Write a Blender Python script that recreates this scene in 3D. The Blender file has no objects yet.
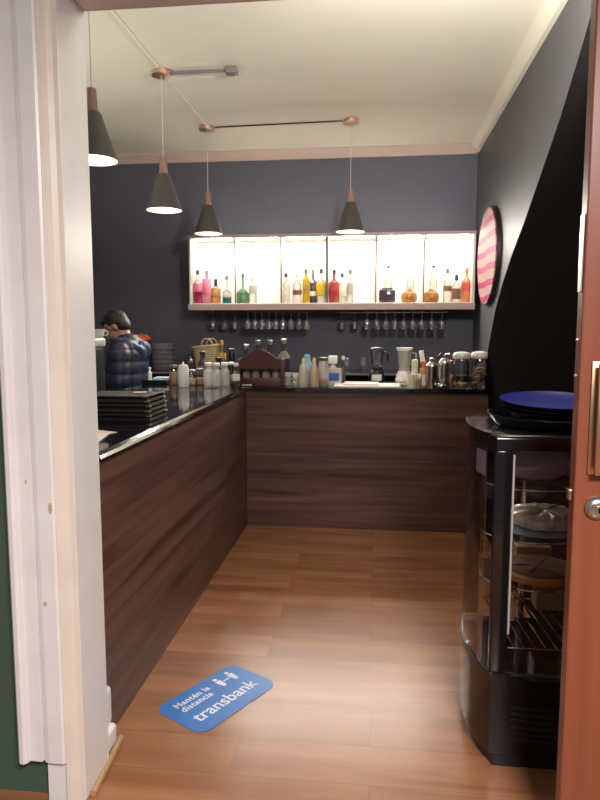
import bpy, bmesh, math, random
from mathutils import Vector, Matrix
random.seed(7)
PI = math.pi
SC = bpy.context.scene
COL = SC.collection

# ------------------------------------------------------------------ camera, world, lights, exposure
PITCH, YAW, EYE = math.atan(70/650), math.atan(75/650*math.cos(math.atan(70/650))), 1.45
cam_d = bpy.data.cameras.new('camera'); cam = bpy.data.objects.new('camera', cam_d); COL.objects.link(cam)
cam.location = (0, 0, EYE)
cam.rotation_euler = (PI/2-PITCH, 0, YAW)
cam_d.sensor_fit = 'HORIZONTAL'; cam_d.sensor_width = 36; cam_d.lens = 36*650/600
cam_d.clip_start = 0.05
SC.camera = cam
SC.view_settings.view_transform = 'Standard'; SC.view_settings.look = 'None'
SC.view_settings.exposure = 0.0; SC.view_settings.gamma = 1.0; SC.view_settings.use_curve_mapping = False
world = bpy.data.worlds.new('room_light'); SC.world = world; world.use_nodes = True
world.node_tree.nodes['Background'].inputs[0].default_value = (1.0, 0.96, 0.96, 1)
world.node_tree.nodes['Background'].inputs[1].default_value = 0.22

def area_light(name, loc, size, power, col, rot=(0, 0, 0), sy=None):
    d = bpy.data.lights.new(name, 'AREA'); d.energy = power; d.color = col; d.size = size
    if sy: d.shape = 'RECTANGLE'; d.size_y = sy
    o = bpy.data.objects.new(name, d); COL.objects.link(o); o.location = loc; o.rotation_euler = rot
    return o
# guessed, unseen ceiling lamp for the room the photographer stands in
area_light('guessed_lamp_front_room', (0.8, -0.9, 2.75), 0.7, 232, (1.0, 0.95, 0.93))
def globe_light(name, loc, r, power, col):
    d = bpy.data.lights.new(name, 'POINT'); d.energy = power; d.color = col; d.shadow_soft_size = r
    o = bpy.data.objects.new(name, d); COL.objects.link(o); o.location = loc; return o
# guessed, unseen globe lamp above the door head
globe_light('guessed_lamp_door', (0.50, 2.28, 2.66), 0.12, 17, (1.0, 0.96, 0.88))
d = bpy.data.lights.new('added_uplight_left_bay', 'SPOT'); d.energy = 75; d.color = (1.0, 0.96, 0.86); d.spot_size = math.radians(165); d.spot_blend = 0.6; d.shadow_soft_size = 0.12  # added out of view to brighten the left of the ceiling
o = bpy.data.objects.new('added_uplight_left_bay', d); COL.objects.link(o); o.location = (-2.6, 3.6, 1.75); o.rotation_euler = (0, math.radians(180-12), 0)
d = bpy.data.lights.new('added_uplight_door_head', 'SPOT'); d.energy = 290; d.color = (1.0, 0.97, 0.88); d.spot_size = math.radians(130); d.spot_blend = 1.0; d.shadow_soft_size = 0.12  # unseen spot, added to lift the ceiling brightness beyond the door
o = bpy.data.objects.new('added_uplight_door_head', d); COL.objects.link(o); o.location = (0.4, 2.15, 2.55); o.rotation_euler = (math.radians(180-60), 0, 0)
# row of small directional LED lamps at the front of the shelf's top board, one per compartment
for k in range(6):
    d = bpy.data.lights.new('shelf_lamp', 'SPOT'); d.energy = 24; d.color = (1.0, 0.94, 0.84); d.spot_size = math.radians(140); d.spot_blend = 0.8; d.shadow_soft_size = 0.02
    o = bpy.data.objects.new('shelf_lamp', d); COL.objects.link(o); o.location = (-1.55+k*0.375, 6.10, 2.300); o.rotation_euler = (math.radians(-52), 0, 0)
area_light('added_fill_left_bay', (-2.6, 3.4, 3.15), 0.4, 5, (1.0, 0.92, 0.82))  # weak added fill over the left bay, no known fixture
LED = 205.0          # shelf strips
BULB = 75.0         # pendant bulbs

# ------------------------------------------------------------------ helpers
def lin(c):
    c = c/255.0
    return c/12.92 if c <= 0.04045 else ((c+0.055)/1.055)**2.4
def rgb(r, g, b): return (lin(r), lin(g), lin(b), 1)

def mat(name, col, rough=0.5, metal=0.0, emit=None, spec=0.5, coat=0.0, noise=None):
    m = bpy.data.materials.new(name); m.use_nodes = True
    nt = m.node_tree; b = nt.nodes['Principled BSDF']
    b.inputs['Base Color'].default_value = col
    b.inputs['Roughness'].default_value = rough; b.inputs['Metallic'].default_value = metal
    b.inputs['Specular IOR Level'].default_value = spec
    b.inputs['Coat Weight'].default_value = coat
    if emit: b.inputs['Emission Color'].default_value = emit[0]; b.inputs['Emission Strength'].default_value = emit[1]
    if noise:                       # (scale, second colour, amount)
        tc = nt.nodes.new('ShaderNodeTexCoord'); n = nt.nodes.new('ShaderNodeTexNoise')
        n.inputs['Scale'].default_value = noise[0]; n.inputs['Detail'].default_value = 5
        r = nt.nodes.new('ShaderNodeValToRGB'); r.color_ramp.elements[0].position = 0.5-noise[2]; r.color_ramp.elements[1].position = 0.5+noise[2]
        r.color_ramp.elements[0].color = col; r.color_ramp.elements[1].color = noise[1]
        nt.links.new(tc.outputs['Object'], n.inputs['Vector']); nt.links.new(n.outputs['Fac'], r.inputs['Fac'])
        nt.links.new(r.outputs['Color'], b.inputs['Base Color'])
    return m

def glass(name, tint=(1, 1, 1, 1), gloss=0.06, rough=0.02, body=None, bodyw=0.0):
    """thin pane / vessel glass: transparent tinted, fresnel reflection, optional cloudy body colour"""
    m = bpy.data.materials.new(name); m.use_nodes = True; nt = m.node_tree
    for n in list(nt.nodes): nt.nodes.remove(n)
    out = nt.nodes.new('ShaderNodeOutputMaterial')
    t = nt.nodes.new('ShaderNodeBsdfTransparent'); t.inputs[0].default_value = tint
    g = nt.nodes.new('ShaderNodeBsdfGlossy'); g.inputs['Roughness'].default_value = rough
    lw = nt.nodes.new('ShaderNodeLayerWeight'); lw.inputs['Blend'].default_value = 0.35
    mp = nt.nodes.new('ShaderNodeMapRange'); mp.inputs['To Min'].default_value = gloss; mp.inputs['To Max'].default_value = 0.55
    nt.links.new(lw.outputs['Fresnel'], mp.inputs['Value'])
    mx = nt.nodes.new('ShaderNodeMixShader'); nt.links.new(mp.outputs[0], mx.inputs[0])
    base = t
    if body:
        d = nt.nodes.new('ShaderNodeBsdfDiffuse'); d.inputs[0].default_value = body
        tr = nt.nodes.new('ShaderNodeBsdfTranslucent'); tr.inputs[0].default_value = body
        m0 = nt.nodes.new('ShaderNodeMixShader'); m0.inputs[0].default_value = 0.5
        nt.links.new(d.outputs[0], m0.inputs[1]); nt.links.new(tr.outputs[0], m0.inputs[2])
        m1 = nt.nodes.new('ShaderNodeMixShader'); m1.inputs[0].default_value = bodyw
        nt.links.new(t.outputs[0], m1.inputs[1]); nt.links.new(m0.outputs[0], m1.inputs[2]); base = m1
    nt.links.new(base.outputs[0], mx.inputs[1]); nt.links.new(g.outputs[0], mx.inputs[2])
    nt.links.new(mx.outputs[0], out.inputs[0])
    return m

def wood(name, c0, c1, scale=(1, 1, 1), rough=0.45, detail=6, planks=None, spread=0.22, bump=0.02, coat=0.0):
    """streaky wood; `scale` is small along the grain; planks = (board length, board width, axis swap)"""
    m = bpy.data.materials.new(name); m.use_nodes = True; nt = m.node_tree; b = nt.nodes['Principled BSDF']
    L = nt.links
    tc = nt.nodes.new('ShaderNodeTexCoord'); mp = nt.nodes.new('ShaderNodeMapping'); mp.inputs['Scale'].default_value = scale
    L.new(tc.outputs['Object'], mp.inputs['Vector'])
    n = nt.nodes.new('ShaderNodeTexNoise'); n.inputs['Scale'].default_value = 1.0; n.inputs['Detail'].default_value = detail
    n.inputs['Distortion'].default_value = 0.6
    r = nt.nodes.new('ShaderNodeValToRGB'); r.color_ramp.elements[0].position = 0.5-spread; r.color_ramp.elements[1].position = 0.5+spread
    r.color_ramp.elements[0].color = c0; r.color_ramp.elements[1].color = c1
    vec = mp.outputs[0]
    if planks:
        br = nt.nodes.new('ShaderNodeTexBrick'); br.offset = 0.37; br.offset_frequency = 2
        br.inputs['Scale'].default_value = 1; br.inputs['Brick Width'].default_value = planks[0]; br.inputs['Row Height'].default_value = planks[1]
        br.inputs['Mortar Size'].default_value = 0.0012; br.inputs['Mortar Smooth'].default_value = 0.3; br.inputs['Bias'].default_value = 0
        br.inputs['Color1'].default_value = (0, 0, 0, 1); br.inputs['Color2'].default_value = (1, 1, 1, 1); br.inputs['Mortar'].default_value = (0.5, 0.5, 0.5, 1)
        L.new(tc.outputs['Object'], br.inputs['Vector'])
        off = nt.nodes.new('ShaderNodeVectorMath'); off.operation = 'MULTIPLY_ADD'
        L.new(br.outputs['Color'], off.inputs[0]); off.inputs[1].default_value = (3, 7, 5); L.new(mp.outputs[0], off.inputs[2])
        vec = off.outputs[0]
    L.new(vec, n.inputs['Vector']); L.new(n.outputs['Fac'], r.inputs['Fac'])
    col = r.outputs['Color']
    if planks:
        hs = nt.nodes.new('ShaderNodeHueSaturation'); mr = nt.nodes.new('ShaderNodeMapRange')
        mr.inputs['To Min'].default_value = 0.90; mr.inputs['To Max'].default_value = 1.07
        L.new(br.outputs['Color'], mr.inputs['Value']); L.new(mr.outputs[0], hs.inputs['Value']); L.new(col, hs.inputs['Color'])
        mx = nt.nodes.new('ShaderNodeMix'); mx.data_type = 'RGBA'; mx.inputs['B'].default_value = rgb(110, 74, 52)
        L.new(br.outputs['Fac'], mx.inputs['Factor']); L.new(hs.outputs[0], mx.inputs['A']); col = mx.outputs['Result']
    L.new(col, b.inputs['Base Color'])
    b.inputs['Roughness'].default_value = rough; b.inputs['Coat Weight'].default_value = coat
    if bump:
        bp = nt.nodes.new('ShaderNodeBump'); bp.inputs['Strength'].default_value = bump; bp.inputs['Distance'].default_value = 0.01
        L.new(n.outputs['Fac'], bp.inputs['Height']); L.new(bp.outputs[0], b.inputs['Normal'])
    return m

class MB:
    def __init__(s): s.bm = bmesh.new()
    def box(s, x0, x1, y0, y1, z0, z1, bev=0.0, seg=2):
        g = bmesh.ops.create_cube(s.bm, size=1.0); vs = g['verts']
        for v in vs:
            v.co = Vector(((x0+x1)/2+v.co.x*(x1-x0), (y0+y1)/2+v.co.y*(y1-y0), (z0+z1)/2+v.co.z*(z1-z0)))
        if bev > 0:
            es = list({e for v in vs for e in v.link_edges})
            bmesh.ops.bevel(s.bm, geom=es, offset=bev, segments=seg, affect='EDGES', profile=0.5)
        return s
    def lathe(s, prof, c=(0, 0, 0), seg=24, cap=True):
        rings = []
        for r, z in prof:
            if r < 1e-6: rings.append([s.bm.verts.new((c[0], c[1], c[2]+z))])
            else: rings.append([s.bm.verts.new((c[0]+r*math.cos(2*PI*k/seg), c[1]+r*math.sin(2*PI*k/seg), c[2]+z)) for k in range(seg)])
        for a, b in zip(rings, rings[1:]):
            for k in range(seg):
                k2 = (k+1) % seg
                q = [a[k % len(a)], a[k2 % len(a)], b[k2 % len(b)], b[k % len(b)]]
                q = list(dict.fromkeys(q))
                if len(q) > 2:
                    try: s.bm.faces.new(q)
                    except ValueError: pass
        if cap:
            for ring, rev in ((rings[0], True), (rings[-1], False)):
                if len(ring) > 2: s.bm.faces.new(ring[::-1] if rev else ring)
        return s
    def tube(s, pts, r, seg=10, cap=True):
        pts = [Vector(p) for p in pts]; rs = r if isinstance(r, (list, tuple)) else [r]*len(pts)
        up = None; rings = []
        for i, p in enumerate(pts):
            t = (pts[min(i+1, len(pts)-1)]-pts[max(i-1, 0)]).normalized()
            if up is None: up = Vector((0, 0, 1)) if abs(t.z) < 0.9 else Vector((1, 0, 0))
            a = t.cross(up).normalized(); b = a.cross(t).normalized(); up = b
            rings.append([s.bm.verts.new(p+(a*math.cos(2*PI*k/seg)+b*math.sin(2*PI*k/seg))*rs[i]) for k in range(seg)])
        for a, b in zip(rings, rings[1:]):
            for k in range(seg): s.bm.faces.new([a[k], a[(k+1) % seg], b[(k+1) % seg], b[k]])
        if cap: s.bm.faces.new(rings[0][::-1]); s.bm.faces.new(rings[-1])
        return s
    def prism(s, poly, h0, h1, axis='z'):
        """extrude a 2-D polygon; axis z: (x,y), x: (y,z), y: (x,z)"""
        f = {'z': lambda a, b, h: (a, b, h), 'x': lambda a, b, h: (h, a, b), 'y': lambda a, b, h: (a, h, b)}[axis]
        A = [s.bm.verts.new(f(a, b, h0)) for a, b in poly]; B = [s.bm.verts.new(f(a, b, h1)) for a, b in poly]
        n = len(poly)
        for k in range(n): s.bm.faces.new([A[k], A[(k+1) % n], B[(k+1) % n], B[k]])
        s.bm.faces.new(A[::-1]); s.bm.faces.new(B)
        return s
    def ball(s, c, r, seg=20, rings=14, rot=None):
        g = bmesh.ops.create_uvsphere(s.bm, u_segments=seg, v_segments=rings, radius=1.0)
        rr = (r, r, r) if not isinstance(r, (tuple, list)) else r
        M = Matrix.Translation(c) @ (rot.to_4x4() if rot else Matrix.Identity(4)) @ Matrix.Diagonal((*rr, 1))
        for v in g['verts']: v.co = M @ v.co
        return s
    def xform(s, M):
        for v in s.bm.verts: v.co = M @ v.co
        return s
    def build(s, name, m, parent=None, smooth=True, loc=None, angle=0.7):
        bmesh.ops.recalc_face_normals(s.bm, faces=s.bm.faces[:])
        me = bpy.data.meshes.new(name); s.bm.to_mesh(me); s.bm.free()
        if m: me.materials.append(m)
        if smooth:
            me.polygons.foreach_set('use_smooth', [True]*len(me.polygons)); me.set_sharp_from_angle(angle=angle)
        o = bpy.data.objects.new(name, me); COL.objects.link(o)
        if parent: o.parent = parent
        if loc: o.location = loc
        return o

def tag(o, label, cat, group=None, kind=None):
    o['label'] = label; o['category'] = cat
    if group: o['group'] = group
    if kind: o['kind'] = kind
    return o
def thing(name, label, cat, loc=(0, 0, 0), rz=0.0, group=None):
    o = bpy.data.objects.new(name, None); COL.objects.link(o); o.empty_display_size = 0.05
    o.location = loc; o.rotation_euler = (0, 0, rz)
    return tag(o, label, cat, group)
def struct(name, mb, m, smooth=False, label=None):
    o = mb.build(name, m, smooth=smooth); o['kind'] = 'structure'
    if label: o['label'] = label
    return o
def dup(root, loc, label, group=None, rz=None):
    r = root.copy(); COL.objects.link(r); r.location = loc; r['label'] = label
    if group: r['group'] = group
    if rz is not None: r.rotation_euler = (0, 0, rz)
    for ch in list(root.children):
        c = ch.copy(); COL.objects.link(c); c.parent = r
        for g in ch.children:
            d = g.copy(); COL.objects.link(d); d.parent = c
    return r

# ------------------------------------------------------------------ materials
M = {}
M['wall'] = mat('dark_slate_paint', rgb(84, 83, 96), 0.6, noise=(2.5, rgb(89, 87, 100), 0.3))
M['wall_r'] = mat('grey_slate_paint', rgb(80, 80, 85), 0.55, noise=(2.0, rgb(86, 86, 90), 0.3))
M['black'] = mat('matt_black_paint', rgb(24, 21, 22), 0.9, spec=0.0)
M['ceil'] = mat('warm_white_ceiling', rgb(236, 230, 214), 0.8, noise=(1.2, rgb(230, 223, 206), 0.3))
M['cornice'] = mat('shaded_cornice_paint', rgb(186, 164, 152), 0.6)  # shade of the rear cornice is put into this darker colour
M['green'] = mat('dark_green_paint', rgb(62, 84, 70), 0.6, noise=(3, rgb(70, 92, 78), 0.3))
M['white_wood'] = mat('white_gloss_paint', rgb(234, 230, 228), 0.35, noise=(9, rgb(227, 222, 219), 0.2))
M['cream_wood'] = mat('worn_cream_paint', rgb(228, 217, 203), 0.4, noise=(10, rgb(221, 208, 191), 0.2))
M['floor'] = wood('laminate_floor', rgb(120, 74, 48), rgb(168, 116, 81), scale=(1.1, 9, 1), rough=0.27, planks=(1.25, 0.195), spread=0.3, bump=0.01)
M['floor'].node_tree.nodes['Principled BSDF'].inputs['Specular IOR Level'].default_value = 0.36
M['walnut'] = wood('walnut_laminate', rgb(60, 40, 34), rgb(112, 80, 67), scale=(0.9, 0.9, 19), rough=0.42, spread=0.2, detail=5)
M['granite'] = mat('black_granite', rgb(16, 16, 18), 0.08, spec=1.0, noise=(60, rgb(30, 30, 33), 0.12))
M['door'] = wood('red_brown_door_wood', rgb(118, 62, 42), rgb(146, 82, 56), scale=(12, 12, 0.8), rough=0.35, spread=0.3)
M['bare'] = wood('bare_skirting_wood', rgb(150, 116, 82), rgb(186, 150, 110), scale=(8, 1, 8), rough=0.6)
M['brass'] = mat('aged_brass', rgb(186, 160, 128), 0.35, 1.0)
M['steel'] = mat('brushed_steel', rgb(200, 198, 196), 0.28, 1.0)
M['chrome'] = mat('chrome', rgb(225, 225, 225), 0.1, 1.0)
M['copper'] = mat('brushed_copper', rgb(228, 190, 168), 0.4, 1.0)
M['lampwood'] = wood('lamp_neck_wood', rgb(140, 106, 96), rgb(170, 132, 118), scale=(30, 30, 4), rough=0.5)
M['shade'] = mat('charcoal_lamp_shade', rgb(80, 75, 72), 0.5)
M['shade_in'] = mat('white_shade_lining', rgb(245, 240, 232), 0.5)
M['bulb'] = mat('lit_bulb', rgb(255, 240, 215), 0.4, emit=((1.0, 0.86, 0.68, 1), BULB))
M['led'] = mat('lit_led_strip', rgb(255, 246, 235), 0.4, emit=((1.0, 0.93, 0.82, 1), LED))
M['added_glow'] = mat('added_strip_glow', rgb(255, 246, 235), 0.4, emit=((1.0, 0.95, 0.84, 1), 26.0))  # glow of the strip added on the shelf top for the ceiling
M['cloudy'] = glass('cloudy_plastic', (0.92, 0.92, 0.94, 1), 0.06, 0.15, rgb(205, 205, 215), 0.35)
M['palesky'] = mat('pale_blue_plate', rgb(150, 180, 205), 0.3)
M['divider'] = mat('taupe_divider', rgb(112, 96, 92), 0.5)
M['cord'] = mat('pale_cord', rgb(210, 200, 188), 0.6)
M['shelfwhite'] = mat('pale_shelf_laminate', rgb(232, 227, 220), 0.45)
M['shelfedge'] = mat('pinkish_shelf_edge', rgb(188, 164, 158), 0.5)
M['blackplastic'] = mat('black_plastic', rgb(20, 19, 21), 0.3)
M['gloss_black'] = mat('gloss_black_enamel', rgb(22, 20, 21), 0.14)
M['darkmetal'] = mat('dark_grey_metal', rgb(70, 66, 66), 0.35, 0.8)
M['grey'] = mat('grey_plastic', rgb(120, 116, 114), 0.5)
M['white'] = mat('white_plastic', rgb(235, 230, 226), 0.4)
M['cream'] = mat('cream_plastic', rgb(224, 214, 194), 0.45)
M['paper'] = mat('paper', rgb(224, 214, 206), 0.8)
M['label'] = mat('pale_label', rgb(225, 216, 205), 0.6)
M['clear'] = glass('clear_glass', (0.93, 0.93, 0.93, 1), 0.05)
M['pane'] = glass('fridge_pane', (0.95, 0.94, 0.94, 1), 0.03)
M['haze'] = glass('frosty_plastic', (0.95, 0.95, 0.95, 1), 0.05, 0.2, rgb(225, 222, 222), 0.45)
M['crystal'] = glass('stacked_glass', (0.85, 0.85, 0.85, 1), 0.10, 0.05, rgb(235, 230, 218), 0.38)
def col(name, r, g, b, **k):
    M[name] = mat(name, rgb(r, g, b), k.get('rough', 0.45), k.get('metal', 0)); return M[name]
for nm, c in dict(magenta=(214, 20, 130), pink=(226, 130, 160), amber=(206, 132, 84), teal=(30, 176, 182), bottlegreen=(52, 120, 82), yellow=(232, 196, 40),
                  charcoal=(66, 60, 72), red=(176, 60, 56), brownlabel=(150, 108, 84), gold=(206, 152, 72), blue=(52, 96, 170), lightblue=(120, 168, 208),
                  orange=(240, 110, 60), maroon=(72, 34, 34), darkbrown=(40, 26, 22), navy=(34, 42, 74), royal=(40, 52, 150), straw=(198, 178, 136),
                  lime=(150, 170, 80), biscuit=(172, 130, 80), darkcookie=(70, 46, 34), pie=(120, 66, 40), crust=(190, 138, 84), card=(190, 158, 120), mauve=(112, 98, 120),
                  olive=(96, 104, 46), skin=(196, 140, 116), hair=(26, 22, 22), greygreen=(196, 196, 172), purplebottle=(58, 40, 58), tan=(196, 160, 120)).items():
    col(nm, *c)

# ------------------------------------------------------------------ geometry constants
CF = 4.65            # bar front face (y)
CL = -0.93           # left counter face (x)
CT = 1.035           # counter top
WB, WR, WL = 6.5, 0.945, -3.3
PX = 0.80            # black partition face
ZC = 3.19            # ceiling
OX, OY0, OY1, OZ = -0.87, 1.78, 1.95, 2.39    # door opening: left reveal, near and far face, head
_f = Vector((-math.sin(YAW)*math.cos(PITCH), math.cos(YAW)*math.cos(PITCH), -math.sin(PITCH)))
_r = Vector((math.cos(YAW), math.sin(YAW), 0)); _u = _r.cross(_f)
def at(px, py, ax, v):
    """where the sight line of a photo pixel meets the plane axis = v"""
    d = _f*650+_r*(px-300)+_u*(400-py); c = Vector((0, 0, EYE)); t = (v-c[ax])/d[ax]
    return c+d*t
def on_top(px, y, z=CT):
    """a spot on a horizontal top at depth y, below photo column px"""
    lo = at(px, 385, 1, y); return Vector((lo.x, y, z))

# ------------------------------------------------------------------ the setting
struct('floor', MB().box(-4.2, 2.2, -1.5, 6.7, -0.1, 0.0), M['floor'])
struct('ceiling', MB().box(-3.4, 1.6, 1.95, 6.6, ZC, ZC+0.1), M['ceil'])
struct('wall_back', MB().box(-3.4, 1.1, WB, WB+0.1, 0, ZC), M['wall'])
struct('wall_right', MB().box(WR, WR+0.1, 1.96, WB, 0, ZC), M['wall_r'])
struct('wall_left', MB().box(WL-0.1, WL, 1.96, WB, 0, ZC), M['wall'])
wf = MB().box(-4.2, OX-0.02, 1.80, OY1, 0, ZC).box(1.15, 2.2, 1.80, OY1, 0, ZC).box(OX-0.02, 1.15, 1.80, OY1, OZ+0.02, ZC)
struct('wall_front', wf, M['green'])
# sloping black wall on the right (side of a stair), standing in front of the right wall
edge = [(4.79, 1.27), (4.66, 1.43), (4.53, 1.575), (4.32, 1.73), (4.087, 1.868), (3.72, 2.045), (3.335, 2.25), (3.096, 2.38), (2.807, 2.575), (2.60, 2.73), (2.42, 2.86)]
poly = [(2.42, 0.0), (4.84, 0.0), (4.84, 1.0), (4.83, 1.15)]+edge
struct('wall_partition', MB().prism(poly, PX, WR-0.001, 'x'), M['black'])
# cornices
struct('trim_1', MB().prism([(WB, ZC), (WB-0.07, ZC), (WB-0.065, ZC-0.02), (WB-0.035, ZC-0.06), (WB-0.03, ZC-0.09), (WB, ZC-0.09)], WL, WR, 'x'), M['cornice'])
struct('trim_2', MB().prism([(WR, ZC), (WR-0.07, ZC), (WR-0.065, ZC-0.02), (WR-0.035, ZC-0.06), (WR-0.03, ZC-0.09), (WR, ZC-0.09)], 1.96, WB-0.07, 'y'), M['ceil'])
# door casing, reveal and head
cas = [(-1.062, 1.80), (-1.062, 1.742), (-1.055, 1.735), (-1.042, 1.733), (-1.034, 1.74), (-1.031, 1.752), (-0.992, 1.752), (-0.989, 1.762), (-0.985, 1.762),
       (-0.982, 1.752), (-0.968, 1.748), (-0.925, 1.748), (-0.918, 1.752), (-0.918, 1.80)]
struct('trim_3', MB().prism(cas, 0.14, 2.55, 'z'), M['white_wood'])
trim = bpy.data.objects['trim_3']; M['chip'] = mat('bare_wood_chip', rgb(190, 168, 130), 0.7)
for px, py, rx, rz_ in ((50, 508, 0.0075, 0.018), (45, 604, 0.006, 0.009), (25, 482, 0.004, 0.008)):
    c = at(px, py, 1, 1.7475); n = 11
    yy = 1.7475 if c.x > -0.968 else 1.7515
    o = MB().prism([(c.x+rx*math.cos(2*PI*k/n)*random.uniform(0.7, 1.1), c.z+rz_*math.sin(2*PI*k/n)*random.uniform(0.7, 1.1)) for k in range(n)], yy-0.0004, yy, 'y').build('paint_chip', M['chip'], trim, False)
struct('trim_4', MB().prism([(-0.985, 1.80), (-0.985, 1.77), (-0.9185, 1.77), (-0.9185, 1.80)], 0.0, 0.139, 'z'), M['white_wood'])
struct('trim_5', MB().prism([(-0.9175, 1.80), (-0.9175, 1.755), (-0.908, 1.758), (-0.898, 1.768), (-0.884, 1.776), (-0.8715, 1.778), (-0.8715, 1.80)], 0.0, 2.55, 'z'), M['cream_wood'])
struct('trim_6', MB().box(OX-0.02, OX, 1.7785, OY1+0.01, 0, OZ+0.02, 0.004), M['white_wood'])
struct('trim_7', MB().box(OX, 1.15, 1.7785, OY1+0.01, OZ, OZ+0.02, 0.004).box(-1.0, 1.3, 1.752, 1.799, OZ+0.02, OZ+0.17, 0.01), M['white_wood'])
# little skirting ends behind the reveal, bar side
bb = MB().box(-0.96, -0.902, 1.962, 2.075, 0.075, 0.215, 0.018, 3).box(-0.96, -0.890, 1.962, 2.078, 0.0, 0.072, 0.012, 3)
struct('baseboard_left', bb, M['white_wood'])
struct('trim_8', MB().tube([(-0.857, 1.80, 0.011), (-0.878, 2.08, 0.011)], 0.011, 8), M['bare'])

# ------------------------------------------------------------------ bar counters and the worktop
t = thing('bar_counter', 'long left bar counter clad in dark walnut boards, running from door frame to corner', 'bar counter', (0, 0, 0), group=None)
MB().box(-1.74, CL-0.013, 2.09, 5.28, 0, CT-0.031).build('carcass', M['black'], t, False)
MB().box(CL-0.0125, CL, 2.09, CF-0.0005, 0.0, CT-0.031, 0.002).build('front_panel', M['walnut'], t, False)
t = thing('bar_counter', 'far bar counter clad in dark walnut boards, facing the door', 'bar counter', (0, 0, 0))
MB().box(CL-0.012, PX-0.003, CF+0.013, 5.28, 0, CT-0.031).build('carcass', M['black'], t, False)
MB().box(CL-0.0, PX-0.003, CF, CF+0.0125, 0.0, CT-0.031, 0.002).build('front_panel', M['walnut'], t, False)
t = thing('granite_worktop', 'polished black granite worktop running in an L over both bar counters', 'worktop', (0, 0, 0))
XE = CL+0.012; XI = XE-0.0177
L = [(-1.77, 2.085), (XI, 2.085), (XI, CF-0.012), (PX-0.003, CF-0.012), (PX-0.003, 5.30), (-1.77, 5.30)]
m = MB().prism(L, CT-0.03, CT, 'z')
bmesh.ops.bevel(m.bm, geom=[e for e in m.bm.edges if all(abs(v.co.y-(CF-0.012)) < 1e-5 and v.co.z > CT-0.001 for v in e.verts)], offset=0.012, segments=5, affect='EDGES', profile=0.5)
m.build('slab', M['granite'], t)
MB().prism([(XI+0.0002, CT-0.03), (XE, CT-0.03), (XE, CT-0.022), (XE-0.0072, CT-0.0105), (XI+0.0002, CT)], 2.085, CF-0.0125, 'y').build('bevelled_edge', M['granite'], t, False)  # facets angled so the edge mirrors the lit shelf as a bright line
# back worktop under the shelf
t = thing('back_counter', 'low black back counter with pale front edge against the rear wall', 'counter', (0, 0, 0))
MB().box(WL+0.01, WR-0.01, 6.03, WB-0.005, 0, 1.03).build('carcass', M['black'], t, False)
MB().box(WL+0.01, WR-0.01, 6.0, WB-0.005, 1.031, 1.06).build('worktop', M['granite'], t, False)
MB().box(WL+0.01, WR-0.01, 5.992, 5.9995, 1.036, 1.056).build('edge_strip', M['grey'], t, False)['label'] = 'pale edge strip'
BT = 1.061

# ------------------------------------------------------------------ lit shelf on the back wall
SX0, SX1, SY, SZ0, SZ1 = -1.745, 0.872, 6.12, 1.685, 2.325
t = thing('wall_shelf', 'brightly lit white wall shelf of six compartments full of bottles', 'shelf', (0, 0, 0))
MB().box(SX0, SX1, WB-0.022, WB-0.003, SZ0, SZ1).build('back_panel', M['shelfwhite'], t, False)
MB().box(SX0, SX1, SY, WB-0.023, SZ0-0.0, SZ0+0.018).build('bottom_board', M['shelfwhite'], t, False)
MB().box(SX0, SX1, SY, WB-0.023, SZ1-0.018, SZ1).build('top_board', M['shelfwhite'], t, False)
MB().box(SX0-0.03, SX1+0.028, SY-0.012, SY-0.0005, SZ0-0.048, SZ0+0.012, 0.003).build('front_rail', M['shelfedge'], t, False)
MB().box(SX0-0.03, SX1+0.028, SY-0.012, SY-0.0005, SZ1-0.008, SZ1+0.014, 0.003).build('top_rail', M['shelfedge'], t, False)
for x0, x1 in ((SX0-0.018, SX0-0.0005), (SX1+0.0005, SX1+0.022)):
    MB().box(x0, x1, SY, WB-0.003, SZ0, SZ1).build('side_panel', M['shelfwhite'], t, False)
divs = [at(px, 270, 1, SY).x for px in (235, 281, 327, 376, 424)]
for i, x in enumerate(divs):
    w = 0.011 if i == 2 else 0.006
    dv = MB().box(x-w, x+w, SY+0.004, WB-0.023, SZ0+0.0185, SZ1-0.0185).build('divider', M['shelfwhite'], t, False)
    MB().box(x-w, x+w, SY, SY+0.0035, SZ0+0.0185, SZ1-0.0185).build('edge_band', M['divider'], dv, False)
MB().box(SX0+0.03, SX1-0.03, SY+0.004, SY+0.026, SZ1+0.0015, SZ1+0.008).build('added_ceiling_fill_strip', M['added_glow'], t, False)  # strip added on top of the shelf to brighten the ceiling
bounds = [SX0]+divs+[SX1]
for a, b in zip(bounds, bounds[1:]):
    MB().box(a+0.04, b-0.04, SY+0.012, SY+0.030, SZ1-0.030, SZ1-0.019).build('led_strip', M['led'], t, False)
SF = SZ0+0.0185      # shelf floor

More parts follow.
